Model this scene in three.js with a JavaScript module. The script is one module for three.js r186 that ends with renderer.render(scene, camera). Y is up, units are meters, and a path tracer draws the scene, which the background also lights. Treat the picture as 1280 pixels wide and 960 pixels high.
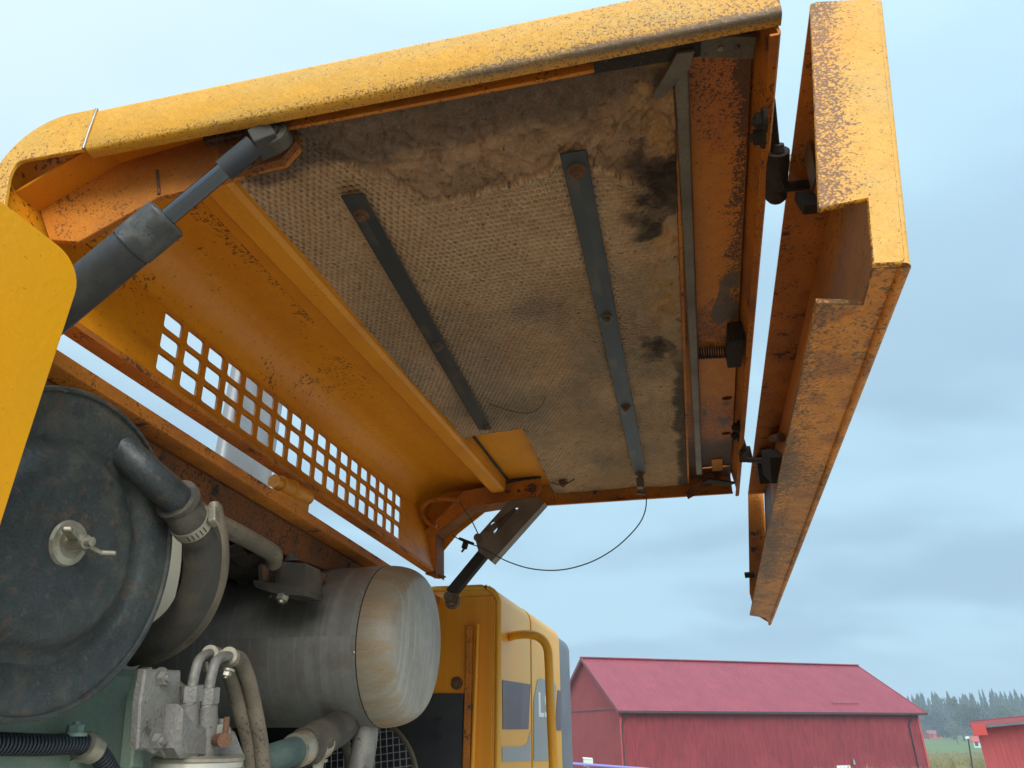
import * as THREE from 'three';
import { mergeGeometries, toCreasedNormals } from 'three/addons/utils/BufferGeometryUtils.js';
import { RoundedBoxGeometry } from 'three/addons/geometries/RoundedBoxGeometry.js';
import { FontLoader } from 'three/addons/loaders/FontLoader.js';
import { TextGeometry } from 'three/addons/geometries/TextGeometry.js';

// ------------------------------------------------------------------ camera, sky, sun, exposure
const F = 887, CAMH = 1.6, PITCH = Math.atan((912 - 480) / F);
const AZ = Math.atan(230 / Math.hypot(F, 912 - 480));          // the machine's long axis, right of the view direction
const scene = new THREE.Scene();
const camera = new THREE.PerspectiveCamera(2 * Math.atan(480 / F) * 180 / Math.PI, 4 / 3, 0.02, 3000);
camera.position.set(0, CAMH, 0);
camera.rotation.order = 'YXZ';
camera.rotation.x = PITCH;
camera.updateMatrixWorld();

const renderer = new THREE.WebGLRenderer({ antialias: true });
renderer.setSize(1024, 768);
renderer.toneMapping = THREE.LinearToneMapping;
renderer.toneMappingExposure = 1.7;
renderer.shadowMap.enabled = true;

// ---- noise
function hash(x, y, s) {
  let h = Math.imul(x, 374761393) ^ Math.imul(y, 668265263) ^ Math.imul(s, 2147483647 - 1013);
  h = Math.imul(h ^ (h >>> 13), 1274126177);
  h ^= h >>> 16;
  return (h >>> 0) / 4294967296;
}
function vn(x, y, s = 0, per = 0) {
  let ix = Math.floor(x), iy = Math.floor(y);
  const fx = x - ix, fy = y - iy, u = fx * fx * (3 - 2 * fx), v = fy * fy * (3 - 2 * fy);
  let jx = ix + 1, jy = iy + 1;
  if (per) { ix = ((ix % per) + per) % per; iy = ((iy % per) + per) % per; jx = ((jx % per) + per) % per; jy = ((jy % per) + per) % per; }
  const a = hash(ix, iy, s), b = hash(jx, iy, s), c = hash(ix, jy, s), d = hash(jx, jy, s);
  return a + (b - a) * u + (c - a) * v + (a - b - c + d) * u * v;
}
function fbm(x, y, oct = 4, s = 0, per = 0) {
  let r = 0, a = 0.5, n = 0;
  for (let i = 0; i < oct; i++) { r += a * vn(x, y, s + i * 17, per); n += a; x *= 2; y *= 2; per *= 2; a *= 0.5; }
  return r / n;
}
const clamp = (x, a = 0, b = 1) => Math.min(b, Math.max(a, x));
const ss = (a, b, x) => { const t = clamp((x - a) / (b - a)); return t * t * (3 - 2 * t); };
const mix = (a, b, t) => [a[0] + (b[0] - a[0]) * t, a[1] + (b[1] - a[1]) * t, a[2] + (b[2] - a[2]) * t];
let seed = 7;
const rnd = () => { seed = (seed + 0x6d2b79f5) | 0; let t = Math.imul(seed ^ (seed >>> 15), 1 | seed); t = (t + Math.imul(t ^ (t >>> 7), 61 | t)) ^ t; return ((t ^ (t >>> 14)) >>> 0) / 4294967296; };

const SUN = new THREE.Vector3(0.2, 0.45, 0.85).normalize();
{ // overcast sky: thin bright cloud high up, grey-blue banks low down
  const W = 1024, H = 512, d = new Float32Array(W * H * 4);
  for (let j = 0; j < H; j++) {
    const el = ((j + 0.5) / H - 0.5) * Math.PI, y = Math.sin(el), c = Math.cos(el);
    for (let i = 0; i < W; i++) {
      const az = ((i + 0.5) / W - 0.5) * 2 * Math.PI, x = Math.cos(az) * c, z = Math.sin(az) * c;
      const k = 1 / (Math.max(y, 0) + 0.16), px = x * k, pz = z * k;
      const wrp = fbm(px * 0.8 + 5, pz * 0.8, 3, 61);
      const f = fbm(px * 1.1 + wrp * 1.6 + 9, pz * 1.8 + wrp, 5, 31), g = fbm(px * 3 + 3, pz * 4.4 + wrp * 2, 4, 47);
      const cl = ss(0.36, 0.66, f * 0.72 + g * 0.28);
      const e = Math.max(y, 0);
      let low = [0.42, 0.70, 0.88], bank = [0.29, 0.49, 0.67];
      let col = mix(low, bank, cl * ss(0.02, 0.12, e) * 0.75);
      const up = ss(0.28, 0.82, e);
      const hi = mix([0.52, 0.80, 0.96], [0.44, 0.71, 0.90], cl);
      col = mix(col, hi, up);
      const sd = x * SUN.x + y * SUN.y + z * SUN.z, left = ss(0.0, 1.1, -x + 0.35 * y) * ss(0.2, 0.75, e);
      col = mix(col, [0.74, 0.90, 0.96], left * 0.8);
      const zen = 0.67 * (1 + 1.3 * ss(0.78, 1, e) + 1.5 * Math.pow(Math.max(0, sd * 0.5 + 0.5), 5));
      const o = (j * W + i) * 4; { const g = (col[0] + col[1] + col[2]) / 3; col = mix(col, [g, g, g], 0.17); }
      const below = y < 0 ? 0.55 : 1;
      const wh = ss(0.75, 1.8, zen) * 0.6, lum = (col[0] + col[1] + col[2]) / 3; d[o] = (col[0] + (lum - col[0]) * wh) * zen * below; d[o + 1] = (col[1] + (lum - col[1]) * wh) * zen * below; d[o + 2] = (col[2] + (lum - col[2]) * wh) * zen * below; d[o + 3] = 1;
    }
  }
  const sky = new THREE.DataTexture(d, W, H, THREE.RGBAFormat, THREE.FloatType);
  sky.mapping = THREE.EquirectangularReflectionMapping;
  sky.magFilter = sky.minFilter = THREE.LinearFilter;
  sky.needsUpdate = true;
  scene.background = sky;
  scene.environment = sky;
}
const sun = new THREE.DirectionalLight(new THREE.Color(1, 0.96, 0.89), 1.5);
sun.position.copy(SUN).multiplyScalar(40);
sun.castShadow = true;
sun.shadow.radius = 60;
Object.assign(sun.shadow.camera, { left: -30, right: 30, top: 30, bottom: -30, near: 1, far: 120 });
sun.shadow.mapSize.set(2048, 2048);
scene.add(sun, sun.target);
scene.fog = new THREE.FogExp2(new THREE.Color(0.62, 0.74, 0.84), 0.0011);

// ------------------------------------------------------------------ textures
function tex(w, h, fn, srgb = true) {
  const d = new Uint8Array(w * h * 4);
  for (let j = 0; j < h; j++) for (let i = 0; i < w; i++) {
    const c = fn((i + 0.5) / w, (j + 0.5) / h, i, j), o = (j * w + i) * 4;
    if (typeof c === 'number') d[o] = d[o + 1] = d[o + 2] = clamp(c) * 255;
    else { d[o] = clamp(c[0], 0, 255); d[o + 1] = clamp(c[1], 0, 255); d[o + 2] = clamp(c[2], 0, 255); }
    d[o + 3] = 255;
  }
  const t = new THREE.DataTexture(d, w, h, THREE.RGBAFormat);
  t.wrapS = t.wrapT = THREE.RepeatWrapping;
  t.magFilter = THREE.LinearFilter; t.minFilter = THREE.LinearMipmapLinearFilter; t.generateMipmaps = true;
  if (srgb) t.colorSpace = THREE.SRGBColorSpace;
  t.needsUpdate = true;
  return t;
}
// a tile of S metres: base colour with broad mottling, fine grain and specks of a second and third colour
function tile(o) {
  const { n = 384, S = 0.4, base, dust = base, dustAmt = 0.4, spots, spotAmt = 0, cell = 140, grain = 8, dark, darkAmt = 0, s = 1, stretch = 1 } = o;
  return tex(n, n, (u, v) => {
    const m = fbm(u * 6, v * 6 * stretch, 4, s, 6), q = spots || dark ? fbm(u * 16, v * 16, 3, s + 90, 16) : 0;
    let c = mix(base, dust, clamp((m - 0.35) * 2.2) * dustAmt);
    if (dark) c = mix(c, dark, ss(1 - darkAmt, 1.08 - darkAmt, q * 0.6 + m * 0.4 + (vn(u * 90, v * 90, s + 9, 90) - 0.5) * 0.16));
    if (spots) {
      const k = vn(u * cell, v * cell, s + 5, cell) * 0.6 + vn(u * cell * 2, v * cell * 2, s + 6, cell * 2) * 0.4;
      c = mix(c, spots, ss(1 - spotAmt, 1.06 - spotAmt, k * 0.75 + q * 0.45 - 0.1) * 0.85);
    }
    const g = (hash((u * n) | 0, (v * n) | 0, s + 3) - 0.5) * grain * 2 + (vn(u * 120, v * 120, s + 2, 120) - 0.5) * grain;
    return [c[0] + g, c[1] + g, c[2] + g];
  });
}
const at = (t, S) => { t.repeat.set(1 / S, 1 / S); return t; };
const M = {};
const std = (name, o) => { const m = new THREE.MeshStandardMaterial({ roughness: 0.7, metalness: 0, side: THREE.DoubleSide, ...o }); m.name = name; M[name] = m; return m; };
const grainBump = at(tex(512, 512, (u, v) => 0.5 * fbm(u * 40, v * 40, 3, 4, 40) + 0.5 * vn(u * 128, v * 128, 8, 128), false), 0.3);
const orangePeel = at(tex(256, 256, (u, v) => fbm(u * 24, v * 24, 2, 14, 24), false), 0.12);

const YEL = [224, 152, 24], YDUST = [206, 164, 84], ORG = [226, 145, 16], ODUST = [204, 126, 22], RUST = [104, 58, 28], GRIME = [46, 36, 30];
std('yellow', { map: at(tile({ base: YEL, dust: [214, 164, 62], dustAmt: 0.45, spots: RUST, spotAmt: 0.16, cell: 160, grain: 4, S: 0.4, s: 2 }), 0.4), roughness: 0.5, bumpMap: orangePeel, bumpScale: 0.0004 });
std('clean_yellow', { map: at(tex(640, 640, (u, v) => { const m = fbm(u * 6, v * 6, 4, 12, 6), st = vn(u * 260 + v * 60, v * 9, 17), q = vn(u * 200, v * 200, 18, 200); let c = mix([218, 150, 10], [206, 146, 34], clamp((m - 0.35) * 2) * 0.5); c = mix(c, [180, 140, 60], ss(0.93, 0.99, st) * ss(0.5, 0.7, vn(u * 8, v * 8, 19, 8)) * 0.6); c = mix(c, [150, 104, 30], ss(0.965, 0.99, q) * 0.8); const g = (hash(u * 640 | 0, v * 640 | 0, 5) - 0.5) * 6; return [c[0] + g, c[1] + g, c[2] + g]; }), 0.5), roughness: 0.42, bumpMap: orangePeel, bumpScale: 0.0002 });
std('body_yellow', { map: at(tile({ base: [226, 160, 40], dust: [206, 168, 100], dustAmt: 0.55, grain: 3, s: 22 }), 0.6), roughness: 0.4 });
std('orange', { map: at(tile({ n: 640, base: ORG, dust: ODUST, dustAmt: 0.6, spots: [128, 68, 18], spotAmt: 0.19, cell: 220, grain: 5, s: 32 }), 0.6), roughness: 0.55 });
std('orange_worn', { map: at(tile({ n: 640, base: [200, 120, 24], dust: [154, 90, 36], dustAmt: 0.9, spots: RUST, spotAmt: 0.34, cell: 200, grain: 8, dark: [70, 46, 32], darkAmt: 0.3, s: 42 }), 0.5), roughness: 0.75, bumpMap: grainBump, bumpScale: 0.0006 });
std('brown_grime', { map: at(tile({ n: 640, base: [128, 74, 28], dust: [92, 58, 34], dustAmt: 0.9, spots: [58, 40, 30], spotAmt: 0.4, cell: 180, grain: 8, dark: GRIME, darkAmt: 0.34, s: 52 }), 0.5), roughness: 0.85, bumpMap: grainBump, bumpScale: 0.0008 });
std('black_grime', { map: at(tile({ base: [44, 38, 34], dust: [74, 60, 46], dustAmt: 0.7, spots: [92, 76, 58], spotAmt: 0.2, cell: 120, grain: 8, s: 62 }), 0.3), roughness: 0.9, bumpMap: grainBump, bumpScale: 0.0012 });
std('dirty_steel', { map: at(tile({ base: [118, 108, 94], dust: [92, 80, 66], dustAmt: 0.8, spots: [96, 66, 42], spotAmt: 0.25, cell: 130, grain: 9, s: 72 }), 0.25), roughness: 0.55, metalness: 0.35, bumpMap: grainBump, bumpScale: 0.0005 });
std('strap_steel', { map: at(tex(512, 512, (u, v) => { const m = fbm(u * 3, v * 14, 5, 81, 0), d = fbm(u * 8 + 4, v * 8, 4, 83); let c = mix([62, 66, 68], [44, 50, 54], m); c = mix(c, [112, 98, 78], ss(0.45, 0.9, d) * 0.55); const g = (hash((u * 512) | 0, (v * 512) | 0, 8) - 0.5) * 14; return [c[0] + g, c[1] + g, c[2] + g]; }), 0.5), roughness: 0.5, metalness: 0.3 });
std('rust', { map: at(tile({ base: [106, 74, 54], dust: [84, 60, 46], dustAmt: 0.9, spots: [150, 100, 62], spotAmt: 0.3, cell: 90, grain: 12, s: 84 }), 0.15), roughness: 0.9, bumpMap: grainBump, bumpScale: 0.001 });
std('rubber', { map: at(tile({ base: [62, 58, 52], dust: [104, 94, 78], dustAmt: 0.75, spots: [128, 116, 96], spotAmt: 0.12, cell: 90, grain: 7, s: 94 }), 0.25), roughness: 0.75, bumpMap: grainBump, bumpScale: 0.0004 });
std('hose_dusty', { map: at(tile({ base: [104, 94, 80], dust: [136, 122, 102], dustAmt: 0.8, spots: [70, 62, 54], spotAmt: 0.3, cell: 90, grain: 8, s: 104 }), 0.2), roughness: 0.85, bumpMap: grainBump, bumpScale: 0.0004 });
std('black_rubber', { color: new THREE.Color(0.03, 0.031, 0.033), roughness: 0.6 });
std('black_panel', { map: at(tile({ base: [42, 44, 48], dust: [58, 58, 58], dustAmt: 0.6, grain: 4, s: 114 }), 0.3), roughness: 0.6 });
std('cast_metal', { map: at(tile({ base: [130, 127, 120], dust: [104, 99, 91], dustAmt: 0.8, spots: [90, 82, 72], spotAmt: 0.22, cell: 110, grain: 9, dark: [84, 78, 70], darkAmt: 0.35, s: 124 }), 0.2), roughness: 0.6, metalness: 0.25, bumpMap: grainBump, bumpScale: 0.0008 });
std('zinc', { map: at(tile({ base: [172, 166, 148], dust: [132, 126, 108], dustAmt: 0.7, spots: [96, 80, 58], spotAmt: 0.15, cell: 90, grain: 7, s: 134 }), 0.1), roughness: 0.42, metalness: 0.6 });
std('green_paint', { map: at(tile({ base: [116, 140, 126], dust: [130, 140, 122], dustAmt: 0.8, spots: [78, 96, 84], spotAmt: 0.2, cell: 100, grain: 6, s: 144 }), 0.35), roughness: 0.5, bumpMap: grainBump, bumpScale: 0.0005 });
std('cream', { color: new THREE.Color(0.6, 0.58, 0.46), roughness: 0.55 });
std('chrome', { color: new THREE.Color(0.10, 0.105, 0.115), metalness: 1, roughness: 0.2 });
std('grey_paint', { map: at(tile({ base: [98, 104, 112], dust: [120, 122, 124], dustAmt: 0.5, grain: 3, s: 154 }), 0.5), roughness: 0.5 });
std('decal_dark', { map: at(tile({ base: [74, 80, 90], dust: [104, 108, 110], dustAmt: 0.6, grain: 3, s: 164, stretch: 0.3 }), 0.3), roughness: 0.38 });
std('decal_light', { map: at(tile({ base: [138, 150, 152], dust: [150, 152, 146], dustAmt: 0.6, grain: 3, s: 174, stretch: 0.3 }), 0.3), roughness: 0.38 });
std('decal_white', { color: new THREE.Color(0.72, 0.75, 0.74), roughness: 0.4 });
std('galvanised', { map: at(tile({ base: [138, 142, 144], dust: [164, 168, 170], dustAmt: 0.8, grain: 5, s: 184 }), 0.4), roughness: 0.55, metalness: 0.3 });
std('cable_green', { color: new THREE.Color(0.035, 0.085, 0.065), roughness: 0.5 });
std('tyre', { color: new THREE.Color(0.025, 0.025, 0.026), roughness: 0.9 });

// ------------------------------------------------------------------ geometry in the machine's own axes: t = out of its side, u = up from eye level, l = along it
const V = (t, u, l) => new THREE.Vector3(t, CAMH + u, -l);
const cp = Math.cos(PITCH), sp = Math.sin(PITCH), ca = Math.cos(AZ), sa = Math.sin(AZ);
function rayLTU(px, py) {
  const x = (px - 640) / F, y = (480 - py) / F, wx = x, wy = y * cp + sp, wz = -(cp - y * sp);
  return { l: wx * sa - wz * ca, t: wx * ca + wz * sa, u: wy };
}
const PL = (px, py, l) => { const r = rayLTU(px, py), k = l / r.l; return V(r.t * k, r.u * k, l); };
const PT = (px, py, t) => { const r = rayLTU(px, py), k = t / r.t; return V(t, r.u * k, r.l * k); };
const PU = (px, py, u) => { const r = rayLTU(px, py), k = u / r.u; return V(r.t * k, u, r.l * k); };
const tu = (v) => [v.x, v.y - CAMH], lu = (v) => [-v.z, v.y - CAMH], lt = (v) => [-v.z, v.x];

function finish(g, crease = 0.7) {
  if (g.index) g = g.toNonIndexed();
  for (const k of Object.keys(g.attributes)) if (!['position', 'normal', 'uv'].includes(k)) g.deleteAttribute(k);
  if (crease) { g.deleteAttribute('normal'); g = toCreasedNormals(g, crease); }
  return g;
}
function mapGeo(g, fn, flip) {
  if (g.index) g = g.toNonIndexed();
  const p = g.attributes.position, v = new THREE.Vector3();
  for (let i = 0; i < p.count; i++) { v.copy(fn(p.getX(i), p.getY(i), p.getZ(i))); p.setXYZ(i, v.x, v.y, v.z); }
  if (flip) for (const a of Object.values(g.attributes)) {
    const n = a.itemSize, arr = a.array;
    for (let i = 0; i < a.count; i += 3) for (let k = 0; k < n; k++) { const q = arr[(i + 1) * n + k]; arr[(i + 1) * n + k] = arr[(i + 2) * n + k]; arr[(i + 2) * n + k] = q; }
  }
  return finish(g);
}
function shapeOf(pts, holes = []) {
  const s = new THREE.Shape(pts.map((p) => new THREE.Vector2(p[0], p[1])));
  for (const h of holes) s.holes.push(new THREE.Path(h.map((p) => new THREE.Vector2(p[0], p[1]))));
  return s;
}
function slab(pts, depth, { holes = [], bevel = 0.0008 } = {}) {
  return new THREE.ExtrudeGeometry(shapeOf(pts, holes), { depth, bevelEnabled: bevel > 0, bevelSize: bevel, bevelThickness: bevel, bevelOffset: -bevel, bevelSegments: 1, curveSegments: 8, steps: 1 });
}
// plates: outline in the plane, thickness away from it
const plateL = (pts, l, d, o) => mapGeo(slab(pts, d, o), (x, y, z) => V(x, y, l + z), true);       // outline (t,u), faces along the machine
const plateU = (pts, u, d, o) => mapGeo(slab(pts, d, o), (x, y, z) => V(y, u + z, x), false);      // outline (l,t), lies flat
const plateT = (pts, t, d, o) => mapGeo(slab(pts, d, o), (x, y, z) => V(t + z, y, x), false);      // outline (l,u), faces sideways
// two closed outlines (t,u) joined along the machine; uv = metres along, metres round
function loft(a, b, fa, fb, { caps = true, closed = true, crease = 0.6, segs = 1, uvFlip = false } = {}) {
  const pos = [], uv = [], n = a.length, N = closed ? n : n - 1;
  const arc = [0];
  for (let i = 0; i < n; i++) { const j = (i + 1) % n; arc.push(arc[i] + Math.hypot(a[j][0] - a[i][0], a[j][1] - a[i][1])); }
  const len = fa(...a[0]).distanceTo(fb(...b[0]));
  const put = (p, q) => { pos.push(p.x, p.y, p.z); uv.push(q[0], q[1]); };
  for (let s = 0; s < segs; s++) {
    const k0 = s / segs, k1 = (s + 1) / segs;
    for (let i = 0; i < N; i++) {
      const j = (i + 1) % n;
      const p = (q, k) => fa(...a[q]).lerp(fb(...b[q]), k);
      const A = p(i, k0), B = p(j, k0), C = p(j, k1), D = p(i, k1);
      const ua = [k0 * len, arc[i]], ub = [k0 * len, arc[i + 1]], uc = [k1 * len, arc[i + 1]], ud = [k1 * len, arc[i]];
      put(A, ua); put(B, ub); put(C, uc); put(A, ua); put(C, uc); put(D, ud);
    }
  }
  if (caps && closed) for (const [pts, f] of [[a, fa], [b, fb]]) {
    const tri = THREE.ShapeUtils.triangulateShape(pts.map((p) => new THREE.Vector2(...p)), []);
    for (const t of tri) for (const i of t) put(f(...pts[i]), pts[i]);
  }
  const g = new THREE.BufferGeometry();
  g.setAttribute('position', new THREE.Float32BufferAttribute(pos, 3));
  g.setAttribute('uv', new THREE.Float32BufferAttribute(uv, 2));
  return toCreasedNormals(g, crease);
}
const loftL = (a, b, l0, l1, o) => loft(a, b, (t, u) => V(t, u, l0), (t, u) => V(t, u, l1), o);
const sweepL = (a, l0, l1, o) => loftL(a, a, l0, l1, o);
const sweepT = (a, t0, t1, o) => loft(a, a, (l, u) => V(t0, u, l), (l, u) => V(t1, u, l), o);
// an open line of points thickened to a sheet
function sheet(pts, w) {
  const n = pts.length, off = pts.map((p, i) => {
    const a = pts[Math.max(0, i - 1)], b = pts[Math.min(n - 1, i + 1)], dx = b[0] - a[0], dy = b[1] - a[1], m = Math.hypot(dx, dy) || 1;
    return [p[0] - dy / m * w, p[1] + dx / m * w];
  });
  return [...pts, ...off.reverse()];
}
const arcPts = (cx, cy, r, a0, a1, n = 8) => Array.from({ length: n + 1 }, (_, i) => { const a = (a0 + (a1 - a0) * i / n) * Math.PI / 180; return [cx + r * Math.cos(a), cy + r * Math.sin(a)]; });
const Q = new THREE.Quaternion(), YUP = new THREE.Vector3(0, 1, 0);
function cyl(a, b, r0, r1 = r0, seg = 24, uvScale = true) {
  const len = a.distanceTo(b), g = new THREE.CylinderGeometry(r1, r0, len, seg, 1);
  const uv = g.attributes.uv;
  if (uvScale) for (let i = 0; i < uv.count; i++) uv.setXY(i, uv.getX(i) * 2 * Math.PI * Math.max(r0, r1), uv.getY(i) * len);
  g.applyQuaternion(Q.setFromUnitVectors(YUP, b.clone().sub(a).normalize()));
  g.translate((a.x + b.x) / 2, (a.y + b.y) / 2, (a.z + b.z) / 2);
  return finish(g, 0);
}
function lathe(pts, a, dir, seg = 48) {     // pts = [radius, height along dir]
  const g = new THREE.LatheGeometry(pts.map((p) => new THREE.Vector2(...p)), seg), uv = g.attributes.uv, R = Math.max(...pts.map((p) => p[0]));
  const p = g.attributes.position;
  for (let i = 0; i < uv.count; i++) uv.setXY(i, p.getX(i), p.getZ(i));
  g.applyQuaternion(Q.setFromUnitVectors(YUP, dir.clone().normalize()));
  g.translate(a.x, a.y, a.z);
  return finish(g, 0.6);
}
function tube(pts, r, { seg = 48, rad = 14, tension = 0.5 } = {}) {
  const c = new THREE.CatmullRomCurve3(pts, false, 'catmullrom', tension), L = c.getLength();
  const g = new THREE.TubeGeometry(c, seg, r, rad, false), uv = g.attributes.uv;
  for (let i = 0; i < uv.count; i++) uv.setXY(i, uv.getX(i) * L, uv.getY(i) * 2 * Math.PI * r);
  const parts = [finish(g, 0)];
  for (const k of [0, 1]) {
    const d = new THREE.CircleGeometry(r, rad), tan = c.getTangentAt(k).multiplyScalar(k ? 1 : -1);
    d.applyQuaternion(Q.setFromUnitVectors(new THREE.Vector3(0, 0, 1), tan)); const q = c.getPointAt(k); d.translate(q.x, q.y, q.z);
    parts.push(finish(d, 0));
  }
  return mergeGeometries(parts);
}
function box(a, b, w, h, up = YUP, rad = 0.002) {     // a bar from a to b, w wide, h high
  const z = b.clone().sub(a), len = z.length(); z.normalize();
  const x = up.clone().cross(z).normalize(), y = z.clone().cross(x);
  let g = new RoundedBoxGeometry(w, h, len, 2, Math.min(rad, w * 0.45, h * 0.45));
  g = g.index ? g.toNonIndexed() : g;
  const p = g.attributes.position, n = g.attributes.normal, uv = g.attributes.uv;
  for (let i = 0; i < p.count; i++) uv.setXY(i, p.getZ(i), Math.abs(n.getX(i)) > Math.abs(n.getY(i)) ? p.getY(i) : p.getX(i));
  const m = new THREE.Matrix4().makeBasis(x, y, z); m.setPosition(a.clone().add(b).multiplyScalar(0.5));
  g.applyMatrix4(m);
  return finish(g, 0);
}
const gbox = (t0, t1, u0, u1, l0, l1, rad = 0.003) => box(V((t0 + t1) / 2, (u0 + u1) / 2, l0), V((t0 + t1) / 2, (u0 + u1) / 2, l1), Math.abs(t1 - t0), Math.abs(u1 - u0), YUP, rad);
function hexBolt(p, dir, s = 0.008, washer = true) {   // head across s*2, standing out along dir
  const d = dir.clone().normalize(), at = (k) => p.clone().addScaledVector(d, k), g = [];
  if (washer) g.push(cyl(at(-0.001), at(s * 0.28), s * 1.5, s * 1.45, 20));
  g.push(finish(cyl(at(s * 0.2), at(s * 1.1), s * 1.02, s * 0.96, 6), 0.3));
  g.push(cyl(at(s * 1.1), at(s * 1.5), s * 0.5, s * 0.45, 10));
  return mergeGeometries(g);
}
const grow = (g, f) => { const p = g.attributes.position, n = g.attributes.normal; for (let i = 0; i < p.count; i++) { const k = f(p.getX(i), p.getY(i), p.getZ(i)); p.setXYZ(i, p.getX(i) + n.getX(i) * k, p.getY(i) + n.getY(i) * k, p.getZ(i) + n.getZ(i) * k); } return g; };

const used = {};
function uniq(name) { used[name] = (used[name] ?? -1) + 1; return used[name] ? `${name}_${String(used[name]).padStart(3, '0')}` : name; }
function mesh(name, g, m, parent) {
  const o = new THREE.Mesh(Array.isArray(g) ? mergeGeometries(g) : g, typeof m === 'string' ? M[m] : m);
  o.name = uniq(name); o.castShadow = o.receiveShadow = true;
  (parent || scene).add(o);
  return o;
}
function group(name, parent) { const o = new THREE.Group(); o.name = uniq(name); (parent || scene).add(o); return o; }
const tag = (o, label, category, extra = {}) => { o.userData = { label, category, ...extra }; return o; };
const structure = (o) => { o.userData = { kind: 'structure' }; return o; };

// ------------------------------------------------------------------ ground and field
function groundY(x, z) {          // level yard, then the land falls gently to the field and rises again to the wood
  const d = Math.hypot(x, z);
  return -1.3 * ss(20, 55, d) - 2.0 * ss(55, 190, d) + 2.2 * ss(230, 460, d) + 8 * ss(460, 900, d);
}
{
  const pos = [], col = [], idx = [], uv = [], rings = [0, 3, 6, 10, 15, 20, 26, 32, 40, 48, 56, 66, 78, 92, 110, 130, 150, 175, 195, 200, 205, 210, 230, 260, 300, 340, 380, 420, 460, 520, 600, 760, 1000, 1500, 2200], N = 120;
  rings.forEach((r, i) => {
    for (let k = 0; k < N; k++) {
      const a = k / N * 2 * Math.PI, x = Math.cos(a) * r, z = Math.sin(a) * r;
      pos.push(x, groundY(x, z), z); uv.push(x, z);
      const n = fbm(x * 0.05, z * 0.05, 4, 5), tan = [0.30, 0.235, 0.1], green = [0.17, 0.25, 0.05], yard = [0.56, 0.51, 0.44];
      let c = mix(tan, [0.19, 0.17, 0.07], n);
      c = mix(c, green, ss(196, 206, r + (n - 0.5) * 14));
      c = mix(yard, c, ss(20, 40, r + (n - 0.5) * 10));
      col.push(...c);
      if (i && r) { const a0 = (i - 1) * N + k, a1 = (i - 1) * N + (k + 1) % N, b0 = i * N + k, b1 = i * N + (k + 1) % N; idx.push(a0, a1, b0, a1, b1, b0); }
    }
  });
  const g = new THREE.BufferGeometry();
  g.setAttribute('position', new THREE.Float32BufferAttribute(pos, 3));
  g.setAttribute('uv', new THREE.Float32BufferAttribute(uv, 2));
  g.setAttribute('color', new THREE.Float32BufferAttribute(col, 3));
  g.setIndex(idx); g.computeVertexNormals();
  const grit = tex(512, 512, (u, v) => { const n = fbm(u * 32, v * 32, 4, 201, 32), k = 222 + (n - 0.5) * 110 + (hash(u * 512 | 0, v * 512 | 0, 9) - 0.5) * 50; return [k, k, k]; });
  grit.repeat.set(0.35, 0.35);
  structure(mesh('ground', g, std('soil', { map: grit, vertexColors: true, roughness: 0.95 })));
}

// ------------------------------------------------------------------ the machine
const machine = group('construction_machine');
machine.rotation.y = -AZ;
tag(machine, 'yellow construction machine with its engine hood swung open over the engine bay', 'construction machine');
const TX = (x0, x1, y0, y1, ppm, fn, s) => {     // a map over a rectangle in metres
  const t = tex(Math.min(2048, Math.round((x1 - x0) * ppm)), Math.min(2048, Math.round((y1 - y0) * ppm)), (u, v) => fn(x0 + u * (x1 - x0), y0 + v * (y1 - y0)));
  t.repeat.set(1 / (x1 - x0), 1 / (y1 - y0)); t.offset.set(-x0 / (x1 - x0), -y0 / (y1 - y0));
  return t;
};
const speck = (x, y, d, s = 0, f = 620) => {      // d 0..1: how much of the paint is flecked
  const k = vn(x * f, y * f, s) * 0.62 + vn(x * f * 0.47 + 3.3, y * f * 0.47, s + 1) * 0.38;
  return ss(0.84 - d * 0.56, 0.91 - d * 0.56, k);
};
const grainC = (c, x, y, g, s = 0) => { const q = (vn(x * 900, y * 900, s + 70) - 0.5) * g * 2 + (fbm(x * 90, y * 90, 3, s + 71) - 0.5) * g * 2; return [c[0] + q, c[1] + q, c[2] + q]; };

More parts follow.
